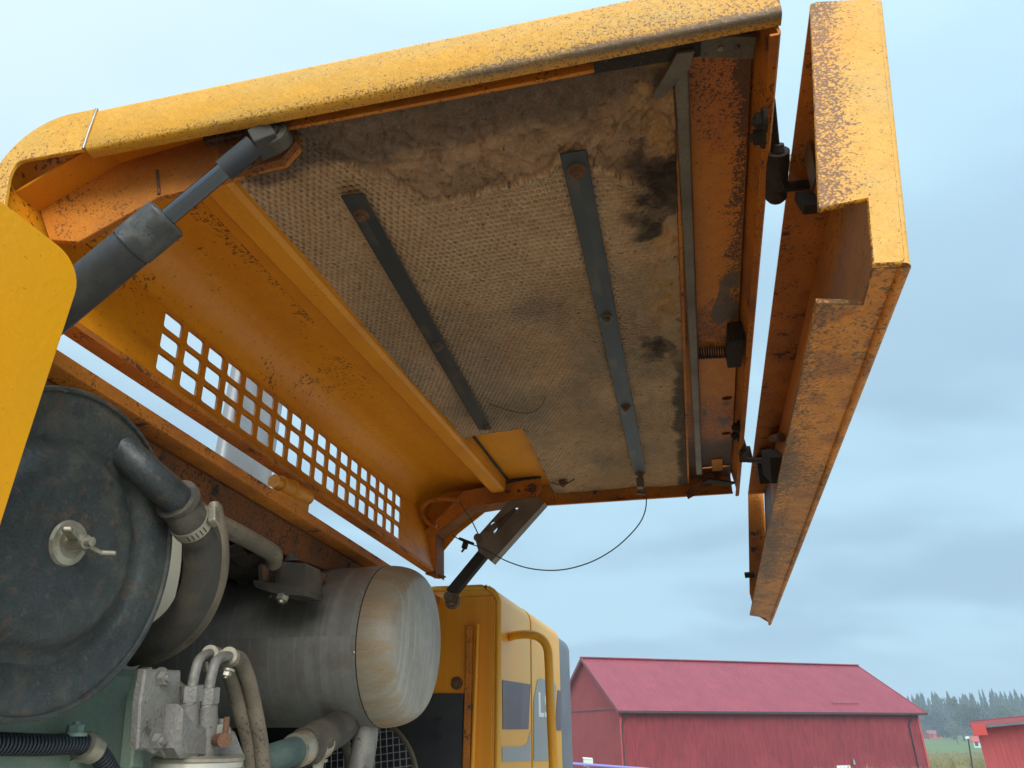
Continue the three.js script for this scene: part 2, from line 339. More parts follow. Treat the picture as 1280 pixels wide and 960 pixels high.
// ---- hood
const hood = group('engine_hood', machine);
{
  // front lip
  const t0 = -0.622, t1 = 0.1455;
  const prof = [[0.527, 0.668], [0.497, 0.668], ...arcPts(0.497, 0.661, 0.007, 90, 180, 4), ...arcPts(0.496, 0.609, 0.006, 180, 270, 5), [0.5045, 0.603]];
  const lipMap = TX(0, 0.784, 0, 0.3, 1900, (x, y) => {
    const k = x / 0.784, m = fbm(x * 9, y * 40, 4, 301);
    let c = mix([214, 153, 36], [196, 153, 74], clamp((m - 0.3) * 1.6));
    c = mix(c, [190, 124, 34], ss(0.1, 0.104, y) * 0.6);
    const face = ss(0.03, 0.045, y) * (1 - ss(0.103, 0.106, y));
    const edge = Math.exp(-Math.pow((y - 0.0955) / 0.006, 2)) * (0.6 + 0.4 * fbm(x * 14, 3, 3, 310));
    const d = face * (0.1 + 0.4 * ss(0.3, 1.0, k + (m - 0.5) * 0.3) * (0.55 + 0.45 * ss(0.05, 0.1, y))) + edge * (0.42 + 0.25 * k) * face + (1 - face) * (0.2 + 0.35 * k);
    c = mix(c, mix([124, 78, 36], [84, 62, 46], m), speck(x, y, d, 303, 1000) * 0.75);
    const bare = ss(0.5, 0.8, k + (m - 0.5) * 0.35) * Math.exp(-Math.pow((y - 0.099) / 0.0055, 2));
    c = mix(c, [96, 82, 70], bare * 0.85);
    return grainC(c, x, y, 7, 3);
  });
  const lipM = std('lip_paint', { map: lipMap, roughness: 0.5, bumpMap: orangePeel, bumpScale: 0.0005 });
  mesh('front_lip', sweepT(sheet(prof, 0.004), t0, t1, { crease: 0.5 }), lipM, hood);
  // rounded end flange at the hinge side and its weld seam
  const endOut = [[-0.6245, 0.668], [-0.665, 0.668], ...arcPts(-0.662, 0.586, 0.082, 92, 180, 10), [-0.704, 0.42]];
  const endIn = [[-0.682, 0.42], [-0.719, 0.582], ...arcPts(-0.706, 0.592, 0.013, 180, 98, 4), [-0.6245, 0.603]];
  const endM = std('end_paint', { map: TX(-0.76, -0.6, 0.4, 0.7, 1600, (x, y) => { const m = fbm(x * 20, y * 20, 4, 320); let c = mix([220, 156, 34], [206, 160, 70], m); c = mix(c, [150, 96, 36], speck(x, y, 0.16 + 0.25 * ss(0.625, 0.606, y), 321)); return grainC(c, x, y, 8, 5); }), roughness: 0.5, bumpMap: orangePeel, bumpScale: 0.0006 });
  mesh('end_flange', plateL([...endOut, ...endIn], 0.4905, 0.0035), endM, hood);
  mesh('weld_seam', tube([V(-0.6232, 0.667, 0.4895), V(-0.6232, 0.635, 0.489), V(-0.6232, 0.604, 0.4895)], 0.0016, { seg: 12, rad: 6 }), 'zinc', hood);

  // top panel, curved corner, grille panel
  const A = [-0.685, 0.405], B = [-0.738, 0.585], dl = Math.hypot(B[0] - A[0], B[1] - A[1]), d = [(B[0] - A[0]) / dl, (B[1] - A[1]) / dl], nn = [d[1], -d[0]];
  const gp = (l, s, z) => V(A[0] + d[0] * s + nn[0] * z, A[1] + d[1] * s + nn[1] * z, l);
  const hitG = (px, py) => { const r = rayLTU(px, py), k = (A[0] * nn[0] + A[1] * nn[1]) / (r.t * nn[0] + r.u * nn[1]); return [r.l * k, (r.t * k - A[0]) * d[0] + (r.u * k - A[1]) * d[1]]; };
  const c00 = hitG(205, 390), c10 = hitG(500, 622), c01 = hitG(191.5, 462), c11 = hitG(497.5, 675);
  const bil = (x, y) => [0, 1].map((i) => (c00[i] * (1 - x) + c10[i] * x) * (1 - y) + (c01[i] * (1 - x) + c11[i] * x) * y);
  const holes = [];
  const wx = 0.74 / (17 + 0.74), px = 1 / (17 + 0.74), wy = 0.77 / 2.77, py = 1 / 2.77;
  for (let i = 0; i < 18; i++) for (let j = 0; j < 3; j++) {
    const x0 = i * px, x1 = x0 + wx, y0 = j * py, y1 = y0 + wy, ex = wx * 0.1, ey = wy * 0.12;
    holes.push([[x0 + ex, y0], [x1 - ex, y0], [x1 - ex * 0.3, y0 + ey * 0.3], [x1, y0 + ey], [x1, y1 - ey], [x1 - ex * 0.3, y1 - ey * 0.3], [x1 - ex, y1], [x0 + ex, y1], [x0 + ex * 0.3, y1 - ey * 0.3], [x0, y1 - ey], [x0, y0 + ey], [x0 + ex * 0.3, y0 + ey * 0.3]].map((p) => bil(...p)));
  }
  const b0 = hitG(85, 410), b1 = hitG(555, 722);
  const gMap = TX(0.45, 2.1, -0.03, 0.3, 1100, (x, y) => {
    const m = fbm(x * 4, y * 8, 5, 330), q = fbm(x * 14, y * 22, 4, 331);
    let c = mix([226, 147, 16], [202, 124, 20], clamp((m - 0.3) * 1.8));
    c = mix(c, [150, 80, 22], ss(0.1, 0.0, y + (q - 0.5) * 0.12) * 0.55);
    const patch = ss(0.5, 0.68, fbm(x * 6 + 3, y * 9, 3, 333)) * ss(0.12, 0.2, y);
    c = mix(c, [112, 62, 20], speck(x, y, 0.07 + 0.3 * patch + 0.26 * ss(0.03, -0.01, y - 0.0), 335, 420) * 0.85);
    c = mix(c, [168, 140, 110], speck(x, y, 0.32 * ss(1.7, 1.85, x) * ss(0.13, 0.06, y), 337, 300) * 0.5);
    return grainC(c, x, y, 6, 9);
  });
  const gM = std('grille_paint', { map: gMap, roughness: 0.5 });
  const grille = slab([[0.497, b0[1] + 0.004], [2.03, b1[1]], [2.03, dl], [0.497, dl]], 0.004, { holes, bevel: 0.0006 });
  mesh('grille_panel', mapGeo(grille, gp, true), gM, hood);
  mesh('lower_fold', loftL([[A[0] + 0.006, A[1] + b0[1] - 0.002], [A[0] + 0.006, A[1] + b0[1] + 0.006], [A[0] - 0.022, A[1] + b0[1] + 0.006], [A[0] - 0.022, A[1] + b0[1] - 0.002]], [[A[0] + 0.004, A[1] + b1[1] - 0.006], [A[0] + 0.004, A[1] + b1[1] + 0.002], [A[0] - 0.022, A[1] + b1[1] + 0.002], [A[0] - 0.022, A[1] + b1[1] - 0.006]], 0.5, 2.03, {}), 'orange_worn', hood);
  const shell = [[-0.7385, 0.5855], ...arcPts(-0.662, 0.588, 0.0765, 178, 90, 12), [-0.6, 0.6645]];
  const shellMap = TX(0, 1.56, 0, 0.4, 700, (x, y) => { const m = fbm(x * 4, y * 8, 5, 340); let c = mix([226, 147, 16], [206, 128, 20], clamp((m - 0.3) * 1.8)); const p = ss(0.46, 0.64, fbm(x * 7, y * 9, 3, 341)) * (1 - ss(0.6, 0.9, x)); c = mix(c, [108, 60, 20], speck(x, y, 0.06 + 0.4 * p, 342, 380) * 0.85); return grainC(c, x, y, 6, 4); });
  mesh('corner_shell', sweepL(sheet(shell, 0.004), 0.4945, 2.03, { crease: 0.7 }), std('shell_paint', { map: shellMap, roughness: 0.5 }), hood);
  const slotA = PU(877, 580, 0.66), slotB = PU(912, 577, 0.66), sl = lt(slotA), sr = lt(slotB);
  const slot = [[sl[0] - 0.014, sl[1]], [sl[0] + 0.014, sl[1]], [sr[0] + 0.014, sr[1]], [sr[0] - 0.014, sr[1]]];
  mesh('top_panel', plateU([[0.5275, -0.5995], [2.03, -0.5995], [2.03, 0.172], [0.5275, 0.136]], 0.6645, 0.004, { holes: [slot] }), 'orange', hood);
  // strip beside the free edge, lower than the top panel
  const sMap = TX(0.5, 2.05, 0.02, 0.17, 1400, (l, t) => {
    const m = fbm(l * 12, t * 30, 4, 350), q = fbm(l * 30, t * 30, 4, 351), w = l + (q - 0.5) * 0.12;
    let c = mix([226, 140, 24], [208, 124, 24], m);
    const rusty = ss(0.76, 0.6, w) + ss(1.05, 1.12, w) * ss(1.24, 1.2, w) + ss(1.42, 1.55, w) * 0.75;
    c = mix(c, mix([160, 90, 36], [196, 112, 46], q), clamp(rusty) * 0.8);
    const d = 0.05 + 0.42 * clamp(rusty) + 0.8 * ss(0.108, 0.128, t + (q - 0.5) * 0.04) * ss(1.2, 1.0, l);
    c = mix(c, [84, 54, 34], speck(l, t, d, 353, 640) * 0.85);
    c = mix(c, [96, 86, 78], ss(0.62, 0.72, fbm(l * 9 + 2, t * 22, 3, 355) + 0.5 * Math.exp(-Math.pow((l - 1.06) / 0.09, 2) - Math.pow((t - 0.112) / 0.014, 2)) - 0.12) * 0.8);
    c = mix(c, [52, 38, 30], ss(1.66, 1.8, w) * 0.75);
    return grainC(c, l, t, 8, 6);
  });
  const sM = std('strip_paint', { map: sMap, roughness: 0.6, bumpMap: grainBump, bumpScale: 0.0006 });
  const hl = (px, py, r) => { const c = lt(PU(px, py, 0.652)); return arcPts(c[0], c[1], r, 0, 342, 18); };
  mesh('edge_strip', plateU([[0.529, 0.052], [2.026, 0.052], [2.026, 0.168], [0.529, 0.129]], 0.651, 0.003, { holes: [slot, hl(909, 497, 0.011), hl(908, 541, 0.011)] }), sM, hood);
  mesh('inner_channel', sweepL([[0.051, 0.662], [0.051, 0.628], [0.046, 0.628], [0.046, 0.662]], 0.56, 2.0), 'orange_worn', hood);
  { const ef = (o) => sheet([[0.131 + o, 0.669], [0.1345 + o, 0.66], [0.1445 + o, 0.596], [0.142 + o, 0.592], [0.134 + o, 0.592]], -0.003);
  mesh('edge_flange', loftL(ef(0), ef(0.04), 0.505, 2.032), 'orange_worn', hood); }
  mesh('far_flange', sweepT(sheet([[2.0305, 0.668], [2.034, 0.606], [2.03, 0.602], [2.022, 0.602]], 0.003), -0.66, 0.168), 'orange_worn', hood);
  mesh('far_end_cap', plateL([[-0.728, 0.55], [-0.738, 0.585], ...arcPts(-0.662, 0.588, 0.0765, 178, 90, 8), [-0.45, 0.6645], [-0.40, 0.62], [-0.55, 0.596], [-0.64, 0.53], [-0.70, 0.46], [-0.705, 0.47]], 2.026, 0.003), 'orange', hood);
  // box rib beside the mat
  const rib = [[-0.556, 0.663], [-0.552, 0.628], [-0.545, 0.622], [-0.513, 0.622], [-0.506, 0.628], [-0.502, 0.663]];
  const ribF = rib.map(([t, u]) => [t + 0.035, u - 0.002]);
  mesh('box_rib', loftL(rib, ribF, 0.57, 1.93, { segs: 4 }), 'orange', hood);
  mesh('rib_weld', tube([V(-0.466, 0.655, 1.5), V(-0.4655, 0.656, 1.7), V(-0.463, 0.655, 1.93)], 0.0035, { seg: 20, rad: 8 }), 'black_grime', hood);

  // near end frame: plate with a turned flange, following the corner
  const pl = 0.548, px2 = (a) => a.map((p) => tu(PL(p[0], p[1], pl)));
  mesh('end_frame', plateL(px2([[50, 262], [154, 200], [250, 172], [345, 152], [372, 165], [374, 185], [356, 205], [318, 214], [240, 238], [200, 246], [98, 303], [62, 300]]), pl, 0.006), 'orange_worn', hood);
  const fr = px2([[50, 262], [154, 200], [250, 172], [345, 152]]);
  for (let i = 0; i < 3; i++) mesh('frame_flange', loftL([fr[i], fr[i + 1], [fr[i + 1][0] - 0.001, fr[i + 1][1] - 0.005], [fr[i][0] - 0.001, fr[i][1] - 0.005]], [fr[i], fr[i + 1], [fr[i + 1][0] - 0.001, fr[i + 1][1] - 0.005], [fr[i][0] - 0.001, fr[i][1] - 0.005]], 0.512, pl - 0.0005, {}), 'orange', hood);
  const wl = px2([[197, 214], [200, 244]]);
  mesh('frame_weld', tube([V(...wl[0], pl - 0.001), V(...wl[1], pl - 0.001)], 0.0022, { seg: 6, rad: 6 }), 'rust', hood);
  mesh('strut_bracket', plateL(px2([[280, 190], [318, 172], [352, 150], [374, 168], [375, 184], [357, 207], [300, 222], [276, 222]]), pl - 0.009, 0.008, { holes: [[315, 203], [331, 197], [343, 192]].map(([a, b]) => { const c = tu(PL(a, b, pl - 0.009)); return arcPts(c[0], c[1], 0.0042, 0, 340, 12); }) }), 'brown_grime', hood);
  mesh('inner_skirt', sweepT([[0.5225, 0.662], [0.5225, 0.613], [0.5265, 0.613], [0.5265, 0.662]], -0.40, -0.035), 'orange_worn', hood);
  mesh('lip_stiffener', sweepT([[0.527, 0.662], [0.527, 0.64], [0.545, 0.634], [0.549, 0.662]], -0.39, 0.04), 'brown_grime', hood);
}
// ---- insulation mat: quilted skin, torn back to the foam near the lip, soot stained along one side
{
  const uM = 0.638, l0 = 0.535, l1 = 2.02, t0 = -0.505, t1 = 0.046, NL = 420, NT = 180;
  const tearL = (t) => { const pts = [[-0.5, 0.52], [-0.393, 0.545], [-0.345, 0.6], [-0.30, 0.66], [-0.244, 0.69], [-0.178, 0.70], [-0.135, 0.685], [-0.093, 0.66], [-0.06, 0.68], [0.05, 0.72]]; for (let i = 0; i < pts.length - 1; i++) if (t <= pts[i + 1][0]) { const k = (t - pts[i][0]) / (pts[i + 1][0] - pts[i][0]); return pts[i][1] + (pts[i + 1][1] - pts[i][1]) * clamp(k); } return 0.72; };
  const side = (l, t) => ss(-0.012, 0.02, t + (fbm(l * 18, t * 18, 4, 401) - 0.5) * 0.06) * ss(1.34, 1.2, l);   // frayed strip by the channel
  const edgeL = (l, t) => tearL(t) + (fbm(3, t * 26, 5, 402) - 0.5) * 0.05 + (vn(l * 240, t * 240, 407) - 0.5) * 0.004;
  const torn = (l, t) => { const e = edgeL(l, t); return ss(e + 0.0025, e - 0.0025, l); };
  const ridged = (x, y, s) => { let r = 0, a = 0.55; for (let i = 0; i < 4; i++) { const n = 1 - Math.abs(2 * vn(x, y, s + i) - 1); r += a * n * n; x = x * 1.9 + 3.1; y = y * 2.0 + 1.7; a *= 0.52; } return r; };
  const worley = (x, y) => { const ix = Math.floor(x), iy = Math.floor(y); let a = 9, b = 9, id = 0; for (let i = -1; i <= 1; i++) for (let j = -1; j <= 1; j++) { const cx = ix + i + hash(ix + i, iy + j, 441), cy = iy + j + hash(ix + i, iy + j, 442), d = Math.hypot(x - cx, y - cy); if (d < a) { b = a; a = d; id = hash(ix + i, iy + j, 443); } else if (d < b) b = d; } return [b - a, id]; };
  const left = (l) => -0.503 + 0.028 * ss(0.6, 1.6, l);
  const height = (l, t) => {
    const T = torn(l, t), S = side(l, t);
    let h = (fbm(l * 5, t * 7, 3, 403) - 0.5) * 0.012;
    const r = Math.abs(fbm(l * 13 + 4 + 2 * fbm(l * 6, t * 6, 2, 409), t * 9, 5, 404) - 0.5) * 2;
    if (T > 0) { const e0 = edgeL(l, t), in0 = ss(0, 0.014, e0 - l), w1 = fbm(l * 24, t * 24, 4, 409) * 1.6, [gap, id] = worley(l * 26 + w1, t * 15 + w1), [g2, id2] = worley(l * 62 + w1 * 2 + 7, t * 48 + w1 * 2); h += in0 * (-0.003 - 0.0065 * id + 0.006 * ss(0.1, 0.0, gap) - 0.0025 * id2 + 0.002 * ss(0.14, 0, g2) + (fbm(l * 110, t * 110, 4, 405) - 0.5) * 0.007) * ss(0.53, 0.6, l); }
    h += S * ((fbm(l * 40, t * 40, 4, 406) - 0.45) * 0.03);
    const e = edgeL(l, t); h -= 0.011 * Math.exp(-Math.pow((l - e) / 0.016, 2)) * (1 - T) * ss(-0.4, -0.33, t);
    h += (hash(Math.round(l * 800), Math.round(t * 800), 44) - 0.5) * 0.0008;
    return uM - 0.004 + h;
  };
  const inside = (l, t) => t >= left(l) - 0.004 && !(l > 1.51 - (t + 0.32) * 0.18 && t < -0.325 - (l - 1.49) * 0.03) && l < 2.012 + (t + 0.35) * -0.02 + 0.02 * fbm(t * 22, 1, 3, 411);
  const pos = [], uv = [], idx = [], at2 = (i, j) => i * (NT + 1) + j;
  for (let i = 0; i <= NL; i++) for (let j = 0; j <= NT; j++) { const l = l0 + (l1 - l0) * i / NL, t = t0 + (t1 - t0) * j / NT, p = V(t, height(l, t), l); pos.push(p.x, p.y, p.z); uv.push(l, t); }
  for (let i = 0; i < NL; i++) for (let j = 0; j < NT; j++) {
    const l = l0 + (l1 - l0) * (i + 0.5) / NL, t = t0 + (t1 - t0) * (j + 0.5) / NT;
    if (!inside(l, t)) continue;
    idx.push(at2(i, j), at2(i, j + 1), at2(i + 1, j), at2(i, j + 1), at2(i + 1, j + 1), at2(i + 1, j));
    const ps = [at2(i, j), at2(i, j + 1), at2(i + 1, j + 1), at2(i + 1, j)], nb = [[-1, 0, 0, 1], [0, 1, 1, 2], [1, 0, 2, 3], [0, -1, 3, 0]];
    for (const [di, dj, a, b] of nb) {
      const l2 = l + di * (l1 - l0) / NL, t2 = t + dj * (t1 - t0) / NT;
      if (inside(l2, t2) && i + di >= 0 && i + di < NL && j + dj >= 0 && j + dj < NT) continue;
      const A = ps[a], B = ps[b], q = pos.length / 3;      // edge of the mat, up to the panel
      for (const k of [A, B]) { pos.push(pos[k * 3], CAMH + 0.66, pos[k * 3 + 2]); uv.push(uv[k * 2] + 0.01, uv[k * 2 + 1] + 0.01); }
      idx.push(A, B, q, B, q + 1, q);
    }
  }
  let g = new THREE.BufferGeometry();
  g.setAttribute('position', new THREE.Float32BufferAttribute(pos, 3)); g.setAttribute('uv', new THREE.Float32BufferAttribute(uv, 2)); g.setIndex(idx);
  g.computeVertexNormals();
  const map = TX(l0, l1, t0, t1, 1370, (l, t) => {
    const m = fbm(l * 7, t * 7, 5, 420), q = fbm(l * 34, t * 34, 4, 421), T = torn(l, t), S = side(l, t), w = fbm(l * 3 + 2, t * 5, 3, 429);
    let c = mix([192, 166, 134], [166, 142, 114], clamp((m - 0.3) * 2));
    c = mix(c, [148, 136, 114], ss(0.5, 0.68, fbm(l * 4 + 1, t * 6 + 3, 4, 422)) * 0.7);
    c = mix(c, [168, 140, 104], ss(0.45, 0.7, w) * 0.5);
    const foam = mix([152, 126, 98], [118, 98, 78], clamp((q - 0.3) * 2));
    c = mix(c, foam, T * 0.9);
    const crk = Math.abs(fbm(l * 16 + 3 * q, t * 9 + 2 * m, 4, 423) - 0.5);
    c = mix(c, [84, 70, 56], T * ss(0.02, 0.004, crk) * 0.6);
    
    // oily cloth under the lip
    const cloth = ss(0.02, -0.01, l - (0.586 + 0.02 * ss(-0.2, -0.4, t) - 0.012 * ss(-0.1, 0.05, t)) + (q - 0.5) * 0.05);
    c = mix(c, mix([104, 90, 76], [80, 70, 62], q), cloth * 0.92);
    // soot in the frayed strip
    const soot = ss(0.5, 0.58, fbm(l * 11 + 7, t * 16, 4, 425) + 0.16 * Math.exp(-Math.pow((l - 0.76) / 0.09, 2)) + 0.1 * Math.exp(-Math.pow((l - 1.05) / 0.1, 2)) - 0.06) * ss(-0.035, 0.01, t + (q - 0.5) * 0.05);
    c = mix(c, [168, 134, 82], S * ss(0.4, 0.6, q) * 0.6);
    c = mix(c, [56, 48, 42], soot * ss(0.62, 0.7, l) * ss(1.3, 1.15, l) * (0.55 + 0.4 * ss(0.35, 0.55, q)));
    c = mix(c, [78, 72, 62], ss(0.018, 0.034, t + (q - 0.5) * 0.03) * ss(1.15, 1.3, l) * 0.85);
    c = mix(c, [112, 108, 94], ss(0.55, 0.75, fbm(l * 5 + 8, t * 9, 4, 427)) * 0.45 * (1 - T));
    c = mix(c, [60, 48, 38], speck(l, t, 0.06, 428, 260) * 0.6);
    c = [c[0] * 1.06, c[1] * 1.0, c[2] * 0.95];
    return grainC(c, l, t, 12, 7);
  });
  // dimples of the quilted skin, rows 9 mm apart
  const bump = TX(l0, l1, t0, t1, 1370, (l, t) => {
    const k = 9.4e-3, wv = fbm(l * 6, t * 6, 2, 431) * 0.012, a = (l + wv) / k, b = (t + wv * 0.6) / k + (Math.floor(a) % 2) * 0.5;
    const fx = a - Math.floor(a) - 0.5, fy = b - Math.floor(b) - 0.5, r = Math.hypot(fx, fy), T = Math.max(torn(l, t), side(l, t)), dirt = ss(0.35, 0.6, fbm(l * 6 + 3, t * 8, 3, 433));
    const q = ss(0.52, 0.08, r) * 0.9 * (0.55 + 0.45 * dirt), n = fbm(l * 120, t * 120, 3, 432), f = fbm(l * 70, t * 50, 4, 434);
    const v = clamp((q * 0.8 + n * 0.3) * (1 - T) + T * (f * 0.4 + n * 0.35)) * 255;
    return [v, v, v];
  });
  bump.colorSpace = THREE.NoColorSpace;
  const mat = mesh('insulation_mat', g, std('mat_fabric', { map, bumpMap: bump, bumpScale: 0.0085, roughness: 0.95 }), hood);
  mat.userData.label = 'dusty tan quilted insulation mat, torn open along the lip';
  // retaining straps and their bolts
  const UP = new THREE.Vector3(0, 1, 0), DN = new THREE.Vector3(0, -1, 0);
  const strap = (a, b, w) => mesh('retaining_strap', box(a, b, w, 0.003, UP, 0.001), 'strap_steel', hood);
  const sU = 0.621;
  strap(PU(440, 243, sU), PU(607, 537, sU), 0.031);
  strap(PU(716, 190, sU), PU(800, 592, sU), 0.032);
  for (const [x, y, s, m] of [[452, 268, 0.0075, 'rust'], [547, 432, 0.0075, 'dirty_steel'], [607, 533, 0.006, 'rust'], [721, 213, 0.0085, 'rust'], [758, 397, 0.0075, 'dirty_steel'], [782, 508, 0.0075, 'rust'], [800, 592, 0.0085, 'rust']])
    mesh('bolt', hexBolt(PU(x, y, sU - 0.0015), DN, s), m, hood);
  mesh('mat_stud', [hexBolt(PU(704, 603, 0.628), DN, 0.009), tube([PU(688, 603, 0.622), PU(704, 606, 0.618), PU(718, 599, 0.622)], 0.002, { seg: 10, rad: 6 })], 'rust', hood);
  mesh('frayed_thread', tube([PU(612, 505, 0.626), PU(640, 514, 0.622), PU(662, 516, 0.624), PU(676, 508, 0.622), PU(682, 496, 0.627)], 0.0009, { seg: 24, rad: 5 }), 'black_grime', hood);
  // latch rod, its arm and bars
  mesh('latch_rod', box(PU(851, 84, 0.625), PU(874, 592, 0.62), 0.016, 0.008, UP, 0.003), 'dirty_steel', hood);
  mesh('latch_arm', plateU([[846, 66], [868, 64], [863, 84], [828, 121], [820, 123], [816, 118]].map((p) => lt(PU(p[0], p[1], 0.617))), 0.616, 0.004), 'dirty_steel', hood);
  mesh('latch_bar', box(PU(732, 81, 0.628), PU(876, 57, 0.628), 0.02, 0.01, UP, 0.002), 'black_grime', hood);
  const lp = mesh('latch_plate', plateU([[872, 46], [946, 45], [941, 73], [868, 70]].map((p) => lt(PU(p[0], p[1], 0.634))), 0.633, 0.004), 'dirty_steel', hood);
  mesh('bolt', hexBolt(PU(900, 59, 0.633), DN, 0.003, false), 'zinc', hood);
  mesh('bolt', hexBolt(PU(921, 58, 0.633), DN, 0.003, false), 'dirty_steel', hood);
  { const a = PU(872, 442, 0.64), b = PU(914, 440, 0.64), pts = []; for (let i = 0; i <= 14 * 12; i++) { const k = i / (14 * 12), an = i / 12 * 2 * Math.PI; pts.push(new THREE.Vector3(a.x + (b.x - a.x) * k, a.y + Math.sin(an) * 0.009, a.z + (b.z - a.z) * k + Math.cos(an) * 0.014)); } mesh('return_spring', tube(pts, 0.0014, { seg: 400, rad: 5 }), 'black_grime', hood); }
  mesh('catch_block', gbox(0.125, 0.15, 0.61, 0.649, lt(PU(936, 412, 0.63))[0], lt(PU(938, 446, 0.63))[0]), 'black_grime', hood);
  mesh('catch_hook', plateL([[884, 590], [902, 585], [900, 601], [860, 624], [857, 616]].map((p) => tu(PL(p[0], p[1], 1.985))), 1.983, 0.004), 'brown_grime', hood);
  mesh('catch_foot', box(PU(882, 600, 0.61), PU(915, 605, 0.61), 0.03, 0.006), 'black_grime', hood);
  mesh('slot_tab', box(PU(896, 574, 0.648), PU(897, 588, 0.648), 0.028, 0.003), 'orange', hood);
  // pin hinges that carry the flap
  const HP = 0.158;
  for (const [x, y] of [[956, 150], [954, 170]]) mesh('hinge_bolt', hexBolt(PT(x, y, 0.134), new THREE.Vector3(-1, 0, 0), 0.009), 'black_grime', hood);
  mesh('hinge_pin', [cyl(PT(973, 189, HP), PT(970, 246, HP), 0.0125, 0.0125, 20), cyl(PT(973, 180, HP), PT(973, 190, HP), 0.006, 0.0075, 14), cyl(PT(970, 246, HP), PT(969.7, 250, HP), 0.0125, 0.009, 20)], 'black_grime', hood);
  mesh('hinge_arm', [cyl(PT(974, 234, HP), PT(1012, 231, 0.2), 0.0065, 0.0065, 12), box(PT(962, 120, 0.148), PT(970, 200, HP), 0.01, 0.02)], 'black_grime', hood);
  for (const [x, y] of [[924, 534], [923, 544]]) mesh('hinge_bolt', hexBolt(PT(x, y, 0.163), new THREE.Vector3(-1, 0, 0), 0.011), 'black_grime', hood);
  mesh('hinge_pin', cyl(PT(931, 558, 0.178), PT(933, 577, 0.178), 0.012, 0.016, 16), 'black_grime', hood);
  mesh('hinge_arm', [cyl(PT(934, 575, 0.178), PT(973, 576, 0.205), 0.006, 0.006, 10), cyl(PT(926, 545, 0.168), PT(932, 565, 0.178), 0.006, 0.006, 10), box(PT(962, 577, 0.196), PT(974, 588, 0.2), 0.03, 0.05)], 'black_grime', hood);

  // far end bracket (same bent frame), hook rod
  const fl = 1.945, z = (a, b) => tu(PL(520 + a / 6.4, 590 + b / 6.4, fl));
  mesh('far_frame', plateL([z(385, 150), z(1000, 45), z(1004, 130), z(960, 195), z(435, 278), z(160, 492), z(160, 800), z(70, 690), z(72, 470), z(330, 215)], fl, 0.005, { holes: [arcPts(...z(822, 153), 0.0045, 0, 330, 10), arcPts(...z(878, 143), 0.0045, 0, 330, 10)] }), 'orange_worn', hood);
  const inner = [z(960, 195), z(435, 278), z(160, 492), z(160, 830)];
  for (let i = 0; i < 3; i++) { const q = [inner[i], inner[i + 1], [inner[i + 1][0] - 0.003, inner[i + 1][1] + 0.004], [inner[i][0] - 0.003, inner[i][1] + 0.004]]; mesh('frame_flange', loftL(q, q, fl - 0.0005, fl + 0.075, {}), 'brown_grime', hood); }
  mesh('frame_weld', tube([V(...z(630, 98), fl - 0.002), V(...z(800, 66), fl - 0.002), V(...z(1000, 42), fl - 0.002)], 0.004, { seg: 16, rad: 6 }), 'black_grime', hood);
  mesh('frame_foot', box(PL(536, 716, fl), PL(553, 722, fl + 0.05), 0.03, 0.006), 'brown_grime', hood);
  mesh('bolt', hexBolt(V(...z(928, 130), fl), new THREE.Vector3(0, 0, 1), 0.0095), 'rust', hood);
  mesh('hook_rod', tube([[360, 245], [230, 240], [130, 255], [78, 315], [85, 380], [130, 430], [190, 455]].map((p) => V(...z(...p), fl - 0.03)), 0.0068, { seg: 40, rad: 10 }), 'orange_worn', hood);

  // stay that props the hood, with its slotted sleeve
  const stay = group('hood_stay', machine);
  const sz = (p) => z(...p), zz = fl - 0.05, sc = 1 - 0.05 / fl, zs = (a, b) => tu(PL(520 + a / 6.4, 590 + b / 6.4, zz));
  const slotH = [zs(800, 275), zs(826, 285), zs(634, 500), zs(612, 478)], oval = arcPts(0, 0, 1, 0, 345, 16).map(([a, b]) => zs(622 + a * 33, 440 + b * 46));
  mesh('slotted_sleeve', [plateL([zs(600, 390), zs(745, 230), zs(960, 195), zs(1030, 245), zs(605, 720), zs(565, 685), zs(500, 640), zs(472, 530), zs(520, 480)], zz, 0.004, { holes: [slotH, oval] }), loftL([zs(1030, 245), zs(605, 720), zs(598, 713), zs(1024, 239)], [zs(1030, 245), zs(605, 720), zs(598, 713), zs(1024, 239)], zz + 0.004, zz + 0.04)], 'dirty_steel', stay);
  mesh('stay_arm', box(V(...zs(800, 292), zz + 0.018), V(...zs(258, 965), zz + 0.02), 0.013, 0.02, new THREE.Vector3(0, 0, 1), 0.003), 'dirty_steel', stay);
  for (const [a, b, q] of [[500, 530, 0.011], [265, 1000, 0.012]]) mesh('stay_pin', cyl(V(...zs(a, b), zz - 0.012), V(...zs(a, b), zz + 0.04), q), 'dirty_steel', stay);
  mesh('stay_bar', box(V(...zs(575, 585), zz + 0.02), V(...zs(262, 965), zz + 0.02), 0.03, 0.028, new THREE.Vector3(0, 0, 1), 0.003), 'black_grime', stay);
  mesh('stay_eye', new THREE.TorusGeometry(0.016, 0.006, 10, 24).applyMatrix4(new THREE.Matrix4().makeTranslation(...V(...zs(290, 1030), zz + 0.005).toArray())), 'dirty_steel', stay);
  // slack safety cable
  const cab = group('safety_cable', machine);
  const cz = fl - 0.06;
  mesh('cable', tube([[803, 604], [808, 626], [803, 648], [788, 668], [765, 688], [735, 704], [700, 712.5], [665, 711], [635, 702], [612, 690], [600, 684], [580, 677], [565, 669]].map((p) => PL(p[0], p[1], cz)), 0.0017, { seg: 90, rad: 6 }), 'cable_green', cab);
  mesh('cable', tube([[575, 628], [588, 648], [598, 668]].map((p) => PL(p[0], p[1], cz)), 0.0017, { seg: 16, rad: 6 }), 'cable_green', cab);
